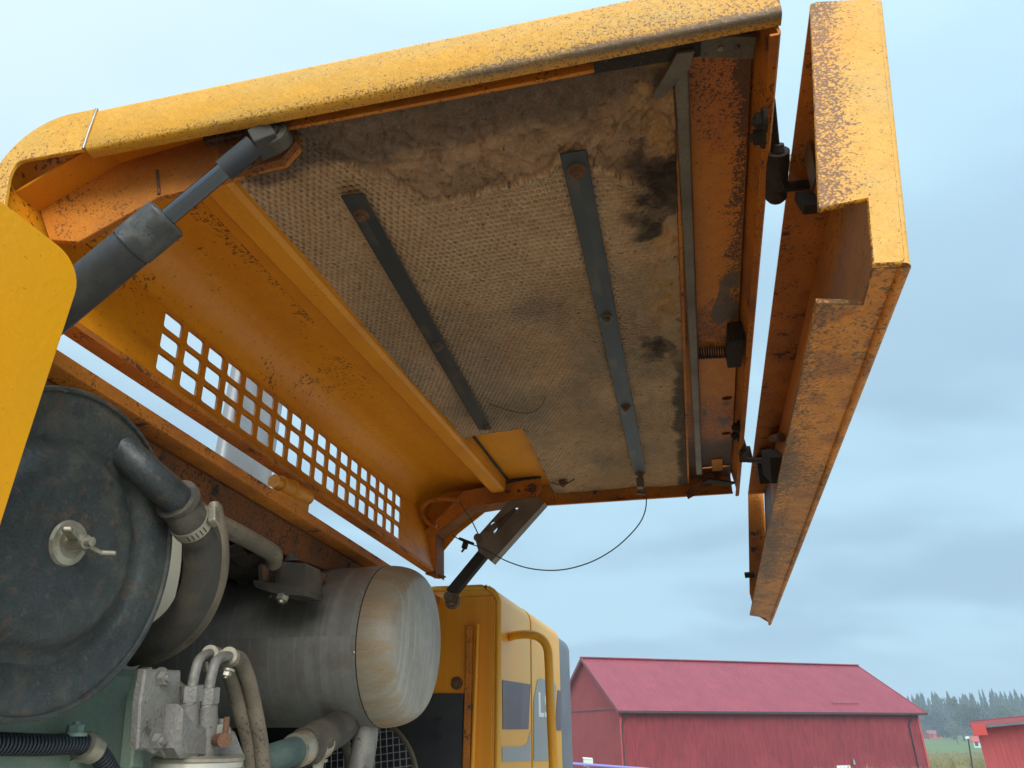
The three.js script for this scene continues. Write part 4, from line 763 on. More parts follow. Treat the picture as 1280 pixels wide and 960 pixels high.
// ---- engine, fuel filter, lower hoses
{
  const e = group('engine', machine), t = -0.62;
  mesh('rocker_cover', plateT([[-0.05 + 0.35, -0.5], ...[[0, 832], [60, 830], [150, 836], [215, 842], [243, 866], [322, 962], [335, 1100]].map((p) => lu(PT(p[0], p[1], t)))], t - 0.3, 0.3, { bevel: 0.008 }), 'green_paint', e);
  mesh('cover_boss', plateT([[145, 867], [160, 867], [157, 894], [142, 894]].map((p) => lu(PT(p[0], p[1], t))), t, 0.006, { bevel: 0.002 }), 'green_paint', e);
  mesh('bracket_plate', plateT([[176, 838], [188, 834], [180, 875], [176, 960], [160, 960], [168, 880]].map((p) => lu(PT(p[0], p[1], t + 0.04))), t + 0.03, 0.012, { bevel: 0.002 }), 'green_paint', e);
  mesh('engine_block', gbox(-1.2, -0.66, -0.9, -0.12, 0.36, 1.6, 0.02), 'green_paint', e);
  mesh('cover_rib', cyl(PT(90, 965, t), PT(86, 945, t), 0.012, 0.012, 16), 'green_paint', e);
  // corrugated conduit with its clip
  const cd = group('wiring_conduit', machine), pts = [[-40, 929], [0, 930], [60, 931], [100, 930], [118, 938], [130, 952], [142, 975]].map((p) => PT(p[0], p[1], t + 0.03));
  const cv = new THREE.CatmullRomCurve3(pts, false, 'catmullrom', 0.5), Lc = cv.getLength(), n = Math.round(Lc / 0.0042), parts = [];
  for (let i = 0; i < n; i++) { const a = cv.getPointAt(i / n), b = cv.getPointAt((i + 0.55) / n), c = cv.getPointAt(Math.min(1, (i + 1) / n)); parts.push(cyl(a, b, 0.0095, 0.0095, 16), cyl(b, c, 0.0078, 0.0078, 12)); }
  mesh('conduit', parts, std('conduit_plastic', { color: new THREE.Color(0.028, 0.034, 0.045), roughness: 0.5 }), cd);
  mesh('clip', [cyl(PT(104, 932, t + 0.03), PT(111, 935, t + 0.03), 0.0135, 0.0135, 24), cyl(PT(112, 935, t + 0.03), PT(118, 939, t + 0.03), 0.0125, 0.0125, 24)], 'zinc', cd);
  mesh('clip_screw', hexBolt(PT(92, 919, t + 0.03), new THREE.Vector3(0, 1, 0), 0.008), 'green_paint', cd);

  const f = group('fuel_filter', machine), T = -0.545, q = (x, y, tt = T) => PT(x, y, tt);
  const head = [[188, 836], [196, 834], [206, 842], [230, 880], [232, 868], [258, 868], [262, 873], [276, 872], [277, 903], [286, 915], [286, 940], [292, 946], [206, 946], [200, 930], [196, 922], [172, 936], [172, 925], [180, 880]];
  mesh('flange_plate', plateT([[180, 836], [225, 838], [224, 880], [232, 946], [205, 946], [200, 938], [170, 937], [173, 880]].map((p) => lu(q(p[0], p[1]))), T - 0.007, 0.007, { bevel: 0.002 }), 'cast_metal', f);
  const post = (x0, y0, x1, y1, r, tt) => cyl(q(x0, y0, tt), q(x1, y1, tt), r, r * 0.95, 22);
  mesh('head_casting', [post(233, 945, 234, 880, 0.0125, T + 0.008), post(258, 945, 258, 882, 0.0125, T + 0.014), plateT([[206, 880], [228, 905], [262, 905], [278, 915], [288, 940], [290, 948], [208, 948], [200, 935]].map((p) => lu(q(p[0], p[1], T))), T - 0.004, 0.02, { bevel: 0.005 }), cyl(q(276, 918, T + 0.01), q(276, 918, T + 0.03), 0.012, 0.0105, 20), box(q(274, 912, T + 0.012), q(276, 898, T + 0.012), 0.012, 0.012)], 'cast_metal', f);
  mesh('union_nut', [finish(cyl(q(238, 877, T + 0.008), q(240, 857, T + 0.008), 0.0122, 0.0122, 6), 0.3), cyl(q(237, 888, T + 0.008), q(238, 876, T + 0.008), 0.0102, 0.0102, 18)], 'cast_metal', f);
  mesh('union_nut', [finish(cyl(q(259, 880, T + 0.014), q(261, 860, T + 0.014), 0.0122, 0.0122, 6), 0.3), cyl(q(258, 892, T + 0.014), q(259, 880, T + 0.014), 0.011, 0.0102, 18)], 'cast_metal', f);
  mesh('pipe', tube([q(240, 860, T + 0.008), q(244, 840, T + 0.008), q(250, 824, T + 0.006), q(262, 817, T - 0.006), q(272, 820, T - 0.02)], 0.0056, { seg: 30, rad: 14 }), 'cast_metal', f);
  mesh('pipe', tube([q(261, 862, T + 0.014), q(265, 842, T + 0.014), q(271, 826, T + 0.012), q(283, 820, T + 0.002), q(294, 824, T - 0.012)], 0.0058, { seg: 30, rad: 14 }), 'cast_metal', f);
  mesh('bolt', hexBolt(q(200, 848), ax0(), 0.0075), 'cast_metal', f);
  mesh('bolt', hexBolt(q(193, 926), ax0(), 0.008), 'cast_metal', f);
  mesh('drain_lever', [cyl(q(271, 925, T + 0.03), q(281, 925, T + 0.055), 0.0065, 0.0075, 14), cyl(q(281, 922, T + 0.046), q(284, 896, T + 0.046), 0.0035, 0.003, 10)], 'rust', f);
  mesh('canister', lathe([[0, -0.14], [0.044, -0.14], [0.0445, -0.004], [0.047, -0.003], [0.047, 0.002], [0.0455, 0.004], [0.03, 0.004]], q(248, 955, T), YUP, 48), std('canister_paint', { color: new THREE.Color(0.5, 0.47, 0.4), roughness: 0.4, metalness: 0.2 }), f);
  mesh('canister_rim', lathe([[0.0445, -0.001], [0.0485, 0], [0.0488, 0.003], [0.046, 0.0055], [0.02, 0.0055]], q(248, 951, T), YUP, 48), 'zinc', f);
  const fh = group('fuel_hose', machine);
  mesh('hose', tube([q(268, 819, T - 0.014), q(280, 826, T - 0.03), q(289, 850, T - 0.035), q(300, 890, T - 0.035), q(311, 930, T - 0.035), q(318, 985, T - 0.035)], 0.0092, { seg: 50, rad: 16 }), 'hose_dusty', fh);
  mesh('hose_clamp', [cyl(q(262, 817, T - 0.006), q(268, 818.5, T - 0.014), 0.0098, 0.0098, 20), cyl(q(258, 838, T - 0.01), q(256, 826, T - 0.01), 0.004, 0.004, 8)], 'zinc', fh);
  const fh2 = group('fuel_hose', machine);
  mesh('hose', tube([q(288, 821, T - 0.004), q(300, 826, T - 0.014), q(310, 850, T - 0.02), q(319, 890, T - 0.02), q(326, 930, T - 0.02), q(331, 985, T - 0.02)], 0.0098, { seg: 50, rad: 16 }), 'hose_dusty', fh2);
  mesh('hose_clamp', [cyl(q(285, 820, T - 0.002), q(290, 822, T - 0.008), 0.0108, 0.0108, 20), hexBolt(q(284, 838, T + 0.004), new THREE.Vector3(0, -1, 0.2), 0.006)], 'zinc', fh2);

  // below the muffler
  const rh = group('radiator_hose', machine), r = (x, y, tt = -0.62) => PT(x, y, tt);
  mesh('hose', tube([r(300, 962, -0.68), r(340, 948), r(370, 938)], 0.021, { seg: 24, rad: 20 }), std('teal_rubber', { map: at(tile({ base: [62, 84, 82], dust: [84, 96, 88], dustAmt: 0.8, spots: [110, 112, 98], spotAmt: 0.2, cell: 80, grain: 8, s: 234 }), 0.15), roughness: 0.8, bumpMap: grainBump, bumpScale: 0.001 }), rh);
  mesh('hose_clamp', [cyl(r(368, 939), r(384, 933), 0.026, 0.026, 24), cyl(r(388, 931), r(398, 926), 0.031, 0.031, 24), hexBolt(r(396, 950), new THREE.Vector3(0, -1, 0), 0.012)], 'zinc', rh);
  mesh('hose_end', tube([r(380, 934), r(402, 922), r(430, 905, -0.65), r(455, 880, -0.7)], 0.03, { seg: 24, rad: 20 }), 'rubber', rh);
  const dp = group('exhaust_pipe', machine);
  mesh('pipe', tube([r(459, 890, -0.62), r(456, 925, -0.62), r(446, 990, -0.62)], 0.024, { seg: 20, rad: 20 }), 'cast_metal', dp);
  mesh('bracket_rod', tube([r(425, 920, -0.66), r(434, 940, -0.66), r(438, 985, -0.66)], 0.008, { seg: 16, rad: 10 }), 'dirty_steel', dp);
  const fg = group('fan_guard', machine), fc = PL(446, 985, 1.78), fr = 0.15;
  mesh('guard_ring', new THREE.TorusGeometry(fr, 0.006, 8, 64).applyMatrix4(new THREE.Matrix4().makeTranslation(fc.x, fc.y, fc.z)), 'dirty_steel', fg);
  for (let i = -9; i <= 9; i++) for (const v of [0, 1]) {
    const o = i * 0.0158, h = Math.sqrt(Math.max(0, fr * fr - o * o)), a = 0.12;
    const p = (x, y) => fc.clone().add(new THREE.Vector3(x * Math.cos(a) - y * Math.sin(a), x * Math.sin(a) + y * Math.cos(a), v * 0.003));
    mesh('guard_wire', v ? cyl(p(o, -h), p(o, h), 0.0013, 0.0013, 5) : cyl(p(-h, o), p(h, o), 0.0013, 0.0013, 5), 'galvanised', fg);
  }
}
function ax0() { return new THREE.Vector3(1, 0, 0); }
// ---- bodywork beyond the engine bay
{
  const b = group('side_bodywork', machine), l0 = 1.975, tS = -0.492, uT = 0.366, Rr = 0.055;
  const prof = (o = 0) => [[-1.5, -0.9], [tS + o, -0.9], ...arcPts(tS - Rr + o, uT - Rr, Rr, 0, 90, 10), [-1.5, uT]];
  const seam = -PT(664, 880, tS).z, bend = -PT(700, 870, tS).z, end = -PT(716, 900, tS).z;
  mesh('body_shell', sweepL(prof(), l0, seam - 0.006, { crease: 0.5 }), 'body_yellow', b);
  mesh('body_door', sweepL(prof(0.002), seam + 0.006, bend, { crease: 0.5 }), 'body_yellow', b);
  mesh('seam_gap', sweepL(prof(-0.012), seam - 0.006, seam + 0.006), 'black_rubber', b);
  const pb = prof(-0.006).map(([t, u]) => [t, u > 0 ? u - 0.012 : u]);
  mesh('end_band', loftL(pb, pb, bend, end, { crease: 0.5 }), 'grey_paint', b);
  // rounded bead round the front opening
  mesh('front_bead', tube([V(-1.4, uT - 0.006, l0), V(-0.75, uT - 0.006, l0), V(tS - Rr - 0.004, uT - 0.006, l0), ...arcPts(tS - Rr, uT - Rr, Rr - 0.006, 80, 10, 6).map(([t, u]) => V(t, u, l0)), V(tS - 0.006, uT - Rr - 0.02, l0), V(tS - 0.006, 0.0, l0), V(tS - 0.006, -0.6, l0)], 0.0085, { seg: 120, rad: 10 }), 'body_yellow', b);
  const fl = l0 - 0.004, w = (x, y) => tu(PL(x, y, fl));
  mesh('front_face', gbox(-1.45, tS - 0.02, -0.9, uT - 0.03, l0 - 0.006, l0 + 0.02, 0.002), 'orange', b);
  mesh('door_seal', cyl(PL(597.5, 780, fl - 0.012), PL(589, 1000, fl - 0.012), 0.0055, 0.0055, 14), 'yellow', b);
  mesh('jamb_strip', box(PL(588, 782, fl - 0.006), PL(583, 1000, fl - 0.006), 0.018, 0.02, new THREE.Vector3(0, 0, 1)), 'orange_worn', b);
  mesh('heat_shield', plateL([w(300, 880), w(480, 880), w(500, 867), w(581, 867), w(577, 1010), w(300, 1010)], fl - 0.012, 0.008), 'black_panel', b);
  for (const [x, y, s] of [[548, 902, 0.008], [548, 922, 0.008]]) mesh('bolt', hexBolt(PL(x, y, fl - 0.013), new THREE.Vector3(0, 0, 1), s), 'black_panel', b);
  mesh('bolt', hexBolt(PL(571, 854, fl - 0.003), new THREE.Vector3(0, 0, 1), 0.011), 'rust', b);
  mesh('bolt', hexBolt(PL(588, 884, fl - 0.012), new THREE.Vector3(0, 0, 1), 0.006), 'rust', b);
  // grab handle
  const hl = l0 + 0.04, hp = (x, y, k = hl) => PL(x, y, k);
  const h0 = PT(640, 796, tS), hT = PL(690, 860, hl - 0.02).x;
  mesh('grab_handle', tube([PT(636, 797, tS - 0.01), PT(644, 794, tS + 0.025), PL(662, 793, hl), PL(676, 798, hl), PL(684, 810, hl), PL(686, 830, hl), PL(688, 880, hl), PL(692, 960, hl), PL(700, 1130, hl)], 0.0118, { seg: 90, rad: 18 }), 'yellow', b);
  // printed stripes and letters on the side
  const s = (x, y) => lu(PT(x, y, tS)), decal = (name, pts, m, o = 0) => mesh(name, plateT(pts.map((p) => s(...p)), tS + 0.0005 + o, 0.0012, { bevel: 0 }), m, b);
  decal('dark_stripe', [[627.5, 850], [662.5, 855.5], [660, 911.5], [628, 911.5]], 'decal_dark');
  decal('pale_stripe', [[627, 933.5], [653, 933], [659, 928], [662.5, 912], [662.8, 951], [627.5, 952]], 'decal_light');
  decal('pale_stripe', [[666, 875], [671, 850], [674, 848], [691, 852], [694, 858], [692, 912], [688, 950], [666, 951]], 'decal_light', 0.0025);
  decal('dark_stripe', [[696, 862.5], [700.2, 864], [700.2, 913], [692.5, 913]], 'decal_dark', 0.0025);
  const font = await new FontLoader().loadAsync('fonts/droid/droid_sans_bold.typeface.json');
  const tg = new TextGeometry('LS', { font, size: 1, depth: 0.0012, curveSegments: 6, bevelEnabled: false });
  tg.computeBoundingBox(); const bb = tg.boundingBox, p0 = s(671.5, 896), p1 = s(685, 868);
  mesh('model_letters', mapGeo(tg, (x, y, z) => V(tS + 0.0045 + z, p0[1] + (y / bb.max.y) * (p1[1] - p0[1]), p0[0] + ((x - bb.min.x) / (bb.max.x - bb.min.x)) * (p1[0] - p0[0])), true), 'decal_white', b);
}
// ---- chassis and wheels under it all
{
  const ch = group('chassis', machine);
  mesh('frame_beam', gbox(-1.45, -0.52, -1.15, -0.925, -1.2, 3.6, 0.02), 'black_panel', ch);
  for (const [t, l] of [[-0.75, -0.6], [-1.7, -0.6], [-0.75, 3.2], [-1.7, 3.2]]) {
    const w = group('wheel', machine), r = 0.62, c = V(t, -CAMH + r, l);
    mesh('tyre', lathe([[0.32, -0.2], [0.5, -0.22], [0.59, -0.19], [r, -0.1], [r, 0.1], [0.59, 0.19], [0.5, 0.22], [0.32, 0.2], [0.32, -0.2]], c, ax0(), 48), 'tyre', w);
    mesh('rim', lathe([[0.0, 0.04], [0.12, 0.05], [0.16, -0.02], [0.3, 0.0], [0.322, 0.15], [0.322, -0.15], [0.0, -0.1]], c, ax0(), 40), 'clean_yellow', w);
  }
}
// put the machine's origin on the ground under it
{ const o = V(-1.0, -CAMH, 1.2), w = o.clone().applyAxisAngle(YUP, -AZ); machine.position.copy(w); for (const c of machine.children) c.position.sub(o); }

// ------------------------------------------------------------------ farmyard and land beyond
const WP = (px, py, depth) => { const x = (px - 640) / F, y = (480 - py) / F, wz = cp - y * sp, k = depth / wz; return new THREE.Vector3(x * k, CAMH + (y * cp + sp) * k, -depth); };
function quads(list) {           // [[a,b,c,d],...] with uv in metres along a-b / a-d
  const pos = [], uv = [];
  for (const [a, b, c, d] of list) { const w = a.distanceTo(b), h = a.distanceTo(d); for (const [p, q] of [[a, [0, 0]], [b, [w, 0]], [c, [w, h]], [a, [0, 0]], [c, [w, h]], [d, [0, h]]]) { pos.push(p.x, p.y, p.z); uv.push(...q); } }
  const g = new THREE.BufferGeometry(); g.setAttribute('position', new THREE.Float32BufferAttribute(pos, 3)); g.setAttribute('uv', new THREE.Float32BufferAttribute(uv, 2)); g.computeVertexNormals(); return g;
}
// a ribbed sheet spanned from o along x (ribs side by side) and along y (ribs run this way)
function ribbed(o, x, y, n, pitch, depth, trim = () => 1, wide = 0.35) {
  const L = x.length(), ex = x.clone().normalize(), pos = [], uv = [], N = Math.round(L / pitch), p = L / N, prof = [];
  for (let i = 0; i < N; i++) prof.push([i * p, 0], [i * p + p * (1 - wide) * 0.9, 0], [i * p + p * (1 - wide), depth], [i * p + p * 0.96, depth]);
  prof.push([L, 0]);
  const P = (a, k) => o.clone().addScaledVector(ex, a[0]).addScaledVector(n, a[1]).addScaledVector(y, k * trim(a[0] / L));
  for (let i = 0; i < prof.length - 1; i++) { const A = P(prof[i], 0), B = P(prof[i + 1], 0), C = P(prof[i + 1], 1), D = P(prof[i], 1); for (const [q, u, v] of [[A, prof[i][0], 0], [B, prof[i + 1][0], 0], [C, prof[i + 1][0], y.length()], [A, prof[i][0], 0], [C, prof[i + 1][0], y.length()], [D, prof[i][0], y.length()]]) { pos.push(q.x, q.y, q.z); uv.push(u, v); } }
  const g = new THREE.BufferGeometry(); g.setAttribute('position', new THREE.Float32BufferAttribute(pos, 3)); g.setAttribute('uv', new THREE.Float32BufferAttribute(uv, 2)); g.computeVertexNormals(); return g;
}
const v3 = (x, y, z) => new THREE.Vector3(x, y, z);
std('roof_red', { map: at(tex(512, 512, (u, v) => { const m = fbm(u * 5, v * 5, 4, 901, 5), q = fbm(u * 60, v * 6, 3, 902); const c = mix([154, 66, 78], [140, 58, 72], m); const g = (q - 0.5) * 14; return [c[0] + g, c[1] + g, c[2] + g]; }), 5), roughness: 0.45, metalness: 0.1 });
std('trim_dark', { color: new THREE.Color(0.05, 0.035, 0.04), roughness: 0.6 });
std('trim_red', { color: new THREE.Color(0.32, 0.09, 0.1), roughness: 0.6 });
std('wall_gable', { map: at(tex(512, 512, (u, v) => { const m = fbm(u * 6, v * 3, 4, 911, 6), q = fbm(u * 70, v * 3, 3, 912); const c = mix([186, 84, 84], [168, 72, 74], m); const g = (q - 0.5) * 22; return [c[0] + g, c[1] + g * 0.7, c[2] + g * 0.7]; }), 3), roughness: 0.9 });
{
  const P1 = WP(768, 881.5, 50), P2 = WP(1150, 890, 57); P2.y = P1.y;
  const eaveY = P1.y, baseY = groundY(P1.x, P1.z) - 0.6;
  const ex = P2.clone().sub(P1).normalize(), ez = v3(ex.z, 0, -ex.x); if (ez.z > 0) ez.negate();   // ez points away from the viewer
  const barn = group('red_barn'); barn.position.set(P1.x, baseY, P1.z); barn.rotation.y = Math.atan2(-ex.z, ex.x);
  tag(barn, 'long red wooden barn with a red ribbed metal gable roof', 'barn');
  const L = P1.distanceTo(P2), H = eaveY - baseY, hw = 5.4, rise = 3.28, ov = 0.55;      // local: x along the wall, -z away
  const wallFront = TX(0, L, 0, H, 40, (x, y) => {
    const b = fbm(x * 6, y * 0.5, 3, 921), m = fbm(x * 0.6, y * 0.9, 4, 922);
    let c = mix([136, 48, 54], [122, 42, 50], b); c = mix(c, [148, 62, 66], ss(0.5, 0.75, m) * 0.4);
    const g = (vn(x * 11, y * 2, 925) - 0.5) * 20; return [c[0] + g, c[1] + g * 0.6, c[2] + g * 0.6];
  });
  mesh('front_wall', ribbed(v3(0.35, 0, 0), v3(L - 0.7, 0, 0), v3(0, H, 0), v3(0, 0, 1), 0.2, 0.006, () => 1, 0.2), std('wall_front', { map: wallFront, roughness: 0.9 }), barn);
  mesh('back_wall', quads([[v3(L - 0.35, 0, -2 * hw), v3(0.35, 0, -2 * hw), v3(0.35, H, -2 * hw), v3(L - 0.35, H, -2 * hw)]]), 'wall_gable', barn);
  for (const x of [0.35, L - 0.35]) {
    const s = x < 1 ? -1 : 1;
    mesh('gable_wall', ribbed(v3(x, 0, 0), v3(0, 0, -2 * hw), v3(0, H + rise - 0.1, 0), v3(s, 0, 0), 0.2, 0.006, (k) => (H + (rise - 0.1) * (1 - Math.abs(k * 2 - 1))) / (H + rise - 0.1), 0.2), 'wall_gable', barn);
    mesh('gable_board', box(v3(x + s * 0.035, H - 0.15, 0.0), v3(x + s * 0.035, H - 0.15, -2 * hw), 0.04, 0.14), 'trim_red', barn);
    mesh('corner_board', box(v3(x, 0, 0.03), v3(x, H, 0.03), 0.16, 0.05, v3(0, 0, 1)), 'wall_gable', barn);
  }
  const ov2 = ov, dy = rise * ov2 / hw, sl = v3(0, rise + dy, -(hw + ov2)), n = v3(0, hw, rise).normalize();
  mesh('roof_slope', ribbed(v3(0, H - dy, ov2), v3(L, 0, 0), sl, n, 0.22, 0.022), 'roof_red', barn);
  mesh('roof_slope', ribbed(v3(0, H - dy, -2 * hw - ov2), v3(L, 0, 0), v3(0, rise + dy, hw + ov2), v3(0, hw, -rise).normalize(), 0.3, 0.04), 'roof_red', barn);
  mesh('roof_deck', quads([[v3(0.02, H - dy - 0.05, ov2), v3(L - 0.02, H - dy - 0.05, ov2), v3(L - 0.02, H + rise - 0.05, -hw), v3(0.02, H + rise - 0.05, -hw)], [v3(0.02, H - dy - 0.05, -2 * hw - ov2), v3(L - 0.02, H - dy - 0.05, -2 * hw - ov2), v3(L - 0.02, H + rise - 0.05, -hw), v3(0.02, H + rise - 0.05, -hw)]]), 'trim_red', barn);
  mesh('ridge_cap', box(v3(-0.03, H + rise + 0.05, -hw), v3(L + 0.03, H + rise + 0.05, -hw), 0.36, 0.07), 'roof_red', barn);
  for (const x of [0, L]) for (const [a, b] of [[v3(x, H - dy - 0.06, ov2), v3(x, H + rise - 0.06, -hw)], [v3(x, H - dy - 0.06, -2 * hw - ov2), v3(x, H + rise - 0.06, -hw)]]) mesh('verge_board', box(a, b, 0.05, 0.22, n), 'trim_red', barn);
  mesh('gutter', box(v3(0, H - dy - 0.05, ov2 + 0.07), v3(L, H - dy - 0.05, ov2 + 0.07), 0.14, 0.12), 'trim_dark', barn);
  mesh('soffit', box(v3(0.1, H - dy - 0.12, ov2 * 0.5), v3(L - 0.1, H - dy - 0.12, ov2 * 0.5), ov2, 0.04), 'trim_red', barn);
  for (const [x, k] of [[0.42, 1], [L - 1.3, 1]]) mesh('downpipe', tube([v3(x + 0.2 * k, H - dy - 0.08, ov2 + 0.05), v3(x + 0.15 * k, H - dy - 0.3, ov2 * 0.7), v3(x, H - dy - 0.75, 0.1), v3(x, H - dy - 1.2, 0.09), v3(x, 0, 0.09)], 0.05, { seg: 40, rad: 8, tension: 0.2 }), 'trim_dark', barn);
  const rl = box(v3(L - 7.2, H + 0.35, -0.36), v3(L - 4.9, H + 0.35, -0.36), 0.06, 0.1); mesh('snow_guard', rl, 'trim_red', barn);
  const loc = (px, py) => { const w = WP(px, py, 54); return barn.worldToLocal(w); };
  barn.updateMatrixWorld();
  const lamp = loc(1080, 953), sign = loc(1065, 960);
  mesh('wall_lamp', [cyl(v3(lamp.x, lamp.y - 0.16, 0.14), v3(lamp.x, lamp.y + 0.12, 0.14), 0.1, 0.06, 12), cyl(v3(lamp.x, lamp.y + 0.1, 0.02), v3(lamp.x, lamp.y + 0.16, 0.16), 0.03, 0.03, 8)], 'galvanised', barn);
  mesh('wall_sign', box(v3(sign.x - 0.55, sign.y - 0.1, 0.04), v3(sign.x + 0.55, sign.y - 0.1, 0.04), 0.04, 0.45, YUP, 0.01), 'decal_white', barn);
}
{ // shed with a shallow mono-pitch roof
  const A = WP(1212, 902, 30), B = WP(1310, 891, 30), y0 = groundY(A.x, A.z) - 0.3, shed = group('red_shed');
  shed.position.set(A.x, y0, A.z); shed.rotation.y = -0.56;
  tag(shed, 'small red shed with an overhanging shallow roof beside the field', 'shed');
  const h = A.y - y0, up = B.y - A.y, W = B.x - A.x, wx = WP(1229, 915, 29.6).x - A.x, k = up / W;
  mesh('wall', ribbed(v3(wx, 0, 0.4), v3(W * 1.6, 0, 0), v3(0, h + 0.2, 0), v3(0, 0, 1), 0.16, 0.006, (q) => (h - 0.26 + k * (wx + q * W * 1.6)) / (h + 0.2), 0.15), 'wall_gable', shed);
  mesh('wall', quads([[v3(wx, 0, -4), v3(wx, 0, 0.4), v3(wx, h - 0.2 + k * wx, 0.4), v3(wx, h - 0.2 + k * wx, -4)]]), 'wall_gable', shed);
  mesh('roof', box(v3(W * 0.9, h + k * W * 0.9 - 0.02, 1.0), v3(W * 0.9, h + k * W * 0.9 - 0.02, -4.4), W * 1.8, 0.05, v3(-k, 1, 0)), 'roof_red', shed);
  mesh('fascia', box(v3(0, h - 0.12, 1.02), v3(W * 1.8, h - 0.12 + k * W * 1.8, 1.02), 0.04, 0.16, YUP, 0.006), 'trim_red', shed);
  mesh('eave_box', box(v3(0.06, h - 0.3, 0.95), v3(0.5, h - 0.28, 0.95), 0.5, 0.36, YUP, 0.01), std('bright_red', { color: new THREE.Color(0.55, 0.06, 0.05), roughness: 0.6 }), shed);
}
{ // coloured gate pipe on posts in front of the barn, and a crate behind it
  const gate = group('pipe_gate'), a = WP(690, 952.5, 14), b = WP(812, 961.5, 14.4), gy = (p) => groundY(p.x, p.z);
  gate.position.set(a.x, gy(a), a.z); const o = gate.position;
  tag(gate, 'violet painted pipe gate in front of the red barn', 'gate');
  const T = (p) => p.clone().sub(o), vio = std('violet_paint', { color: new THREE.Color(0.22, 0.2, 0.52), roughness: 0.45 });
  mesh('top_rail', cyl(T(a), T(b), 0.022, 0.022, 12), vio, gate);
  for (const y of [0.35, 0.65]) mesh('lower_rail', cyl(T(a).add(v3(0, -y, 0)), T(b).add(v3(0, -y, 0)), 0.018, 0.018, 10), vio, gate);
  for (const p of [a, b]) mesh('post', cyl(v3(p.x - o.x, 0, p.z - o.z), T(p), 0.03, 0.03, 12), vio, gate);
  const s = group('white_crate'), c = WP(735, 953, 17); s.position.set(c.x, groundY(c.x, c.z), c.z);
  tag(s, 'small white box on a post standing behind the violet pipe gate', 'box');
  const h = c.y - s.position.y;
  mesh('box', box(v3(-0.1, h, 0), v3(0.1, h, 0), 0.16, 0.14, YUP, 0.01), std('pale_green', { color: new THREE.Color(0.5, 0.58, 0.5), roughness: 0.6 }), s);
  mesh('lid', box(v3(-0.11, h + 0.085, 0), v3(0.09, h + 0.072, 0), 0.19, 0.022, YUP, 0.004), 'decal_white', s);
  mesh('post', cyl(v3(0, 0, 0), v3(0, h - 0.06, 0), 0.03, 0.03, 8), 'galvanised', s);
}
{ // leaning stake
  const a = WP(1210, 922, 28), b = WP(1216, 962, 28), s = group('leaning_stake'); const gy = groundY(b.x, b.z); s.position.set(b.x, gy, b.z);
  tag(s, 'thin dark leaning stake at the edge of the rough grass', 'stake');
  const foot = b.clone().sub(a).normalize(), k = (gy - b.y) / foot.y, f = b.clone().addScaledVector(foot, k);
  mesh('shaft', cyl(f.sub(s.position), a.clone().sub(s.position), 0.03, 0.022, 8), 'trim_dark', s);
  mesh('insulator', cyl(a.clone().sub(s.position).add(v3(-0.1, -0.02, 0)), a.clone().sub(s.position).add(v3(0.02, 0.0, 0)), 0.04, 0.04, 8), 'decal_white', s);
}
// far cottages
function cottage(name, label, px, depth, w, d, h, rise, wallM, roofM, turn) {
  const p = WP(px, 915, depth), g = group(name); g.position.set(p.x, groundY(p.x, p.z), p.z); g.rotation.y = turn; tag(g, label, 'house');
  const x = w / 2, z = d / 2;
  mesh('wall', quads([[v3(-x, 0, z), v3(x, 0, z), v3(x, h, z), v3(-x, h, z)], [v3(x, 0, -z), v3(-x, 0, -z), v3(-x, h, -z), v3(x, h, -z)], [v3(x, 0, z), v3(x, 0, -z), v3(x, h, -z), v3(x, h, z)], [v3(-x, 0, -z), v3(-x, 0, z), v3(-x, h, z), v3(-x, h, -z)], [v3(x, h, z), v3(x, h, -z), v3(x, h + rise, 0), v3(x, h + rise, 0)], [v3(-x, h, -z), v3(-x, h, z), v3(-x, h + rise, 0), v3(-x, h + rise, 0)]]), wallM, g);
  const o = 0.35, ry = rise * (z + o) / z;
  mesh('roof', [box(v3(-x - o, h + rise / 2 - 0.05, z / 2 + o / 2), v3(x + o, h + rise / 2 - 0.05, z / 2 + o / 2), Math.hypot(z + o, ry), 0.12, v3(0, z, rise)), box(v3(-x - o, h + rise / 2 - 0.05, -z / 2 - o / 2), v3(x + o, h + rise / 2 - 0.05, -z / 2 - o / 2), Math.hypot(z + o, ry), 0.12, v3(0, z, -rise))], roofM, g);
  for (const k of [-0.3, 0.3]) mesh('window', box(v3(k * w - 0.4, h * 0.55, z + 0.03), v3(k * w + 0.4, h * 0.55, z + 0.03), 0.06, 1.0), 'black_panel', g);
  return g;
}
cottage('red_cottage', 'red cottage half hidden by dark bushes below the wood', 1164, 330, 5.6, 4, 1.9, 1.1, 'bright_red', 'trim_red', 0.2);
cottage('white_cottage', 'tiny white cottage with a red roof behind the small red shed', 1222, 232, 3.6, 3.2, 1.7, 1.1, 'decal_white', 'bright_red', -0.5);

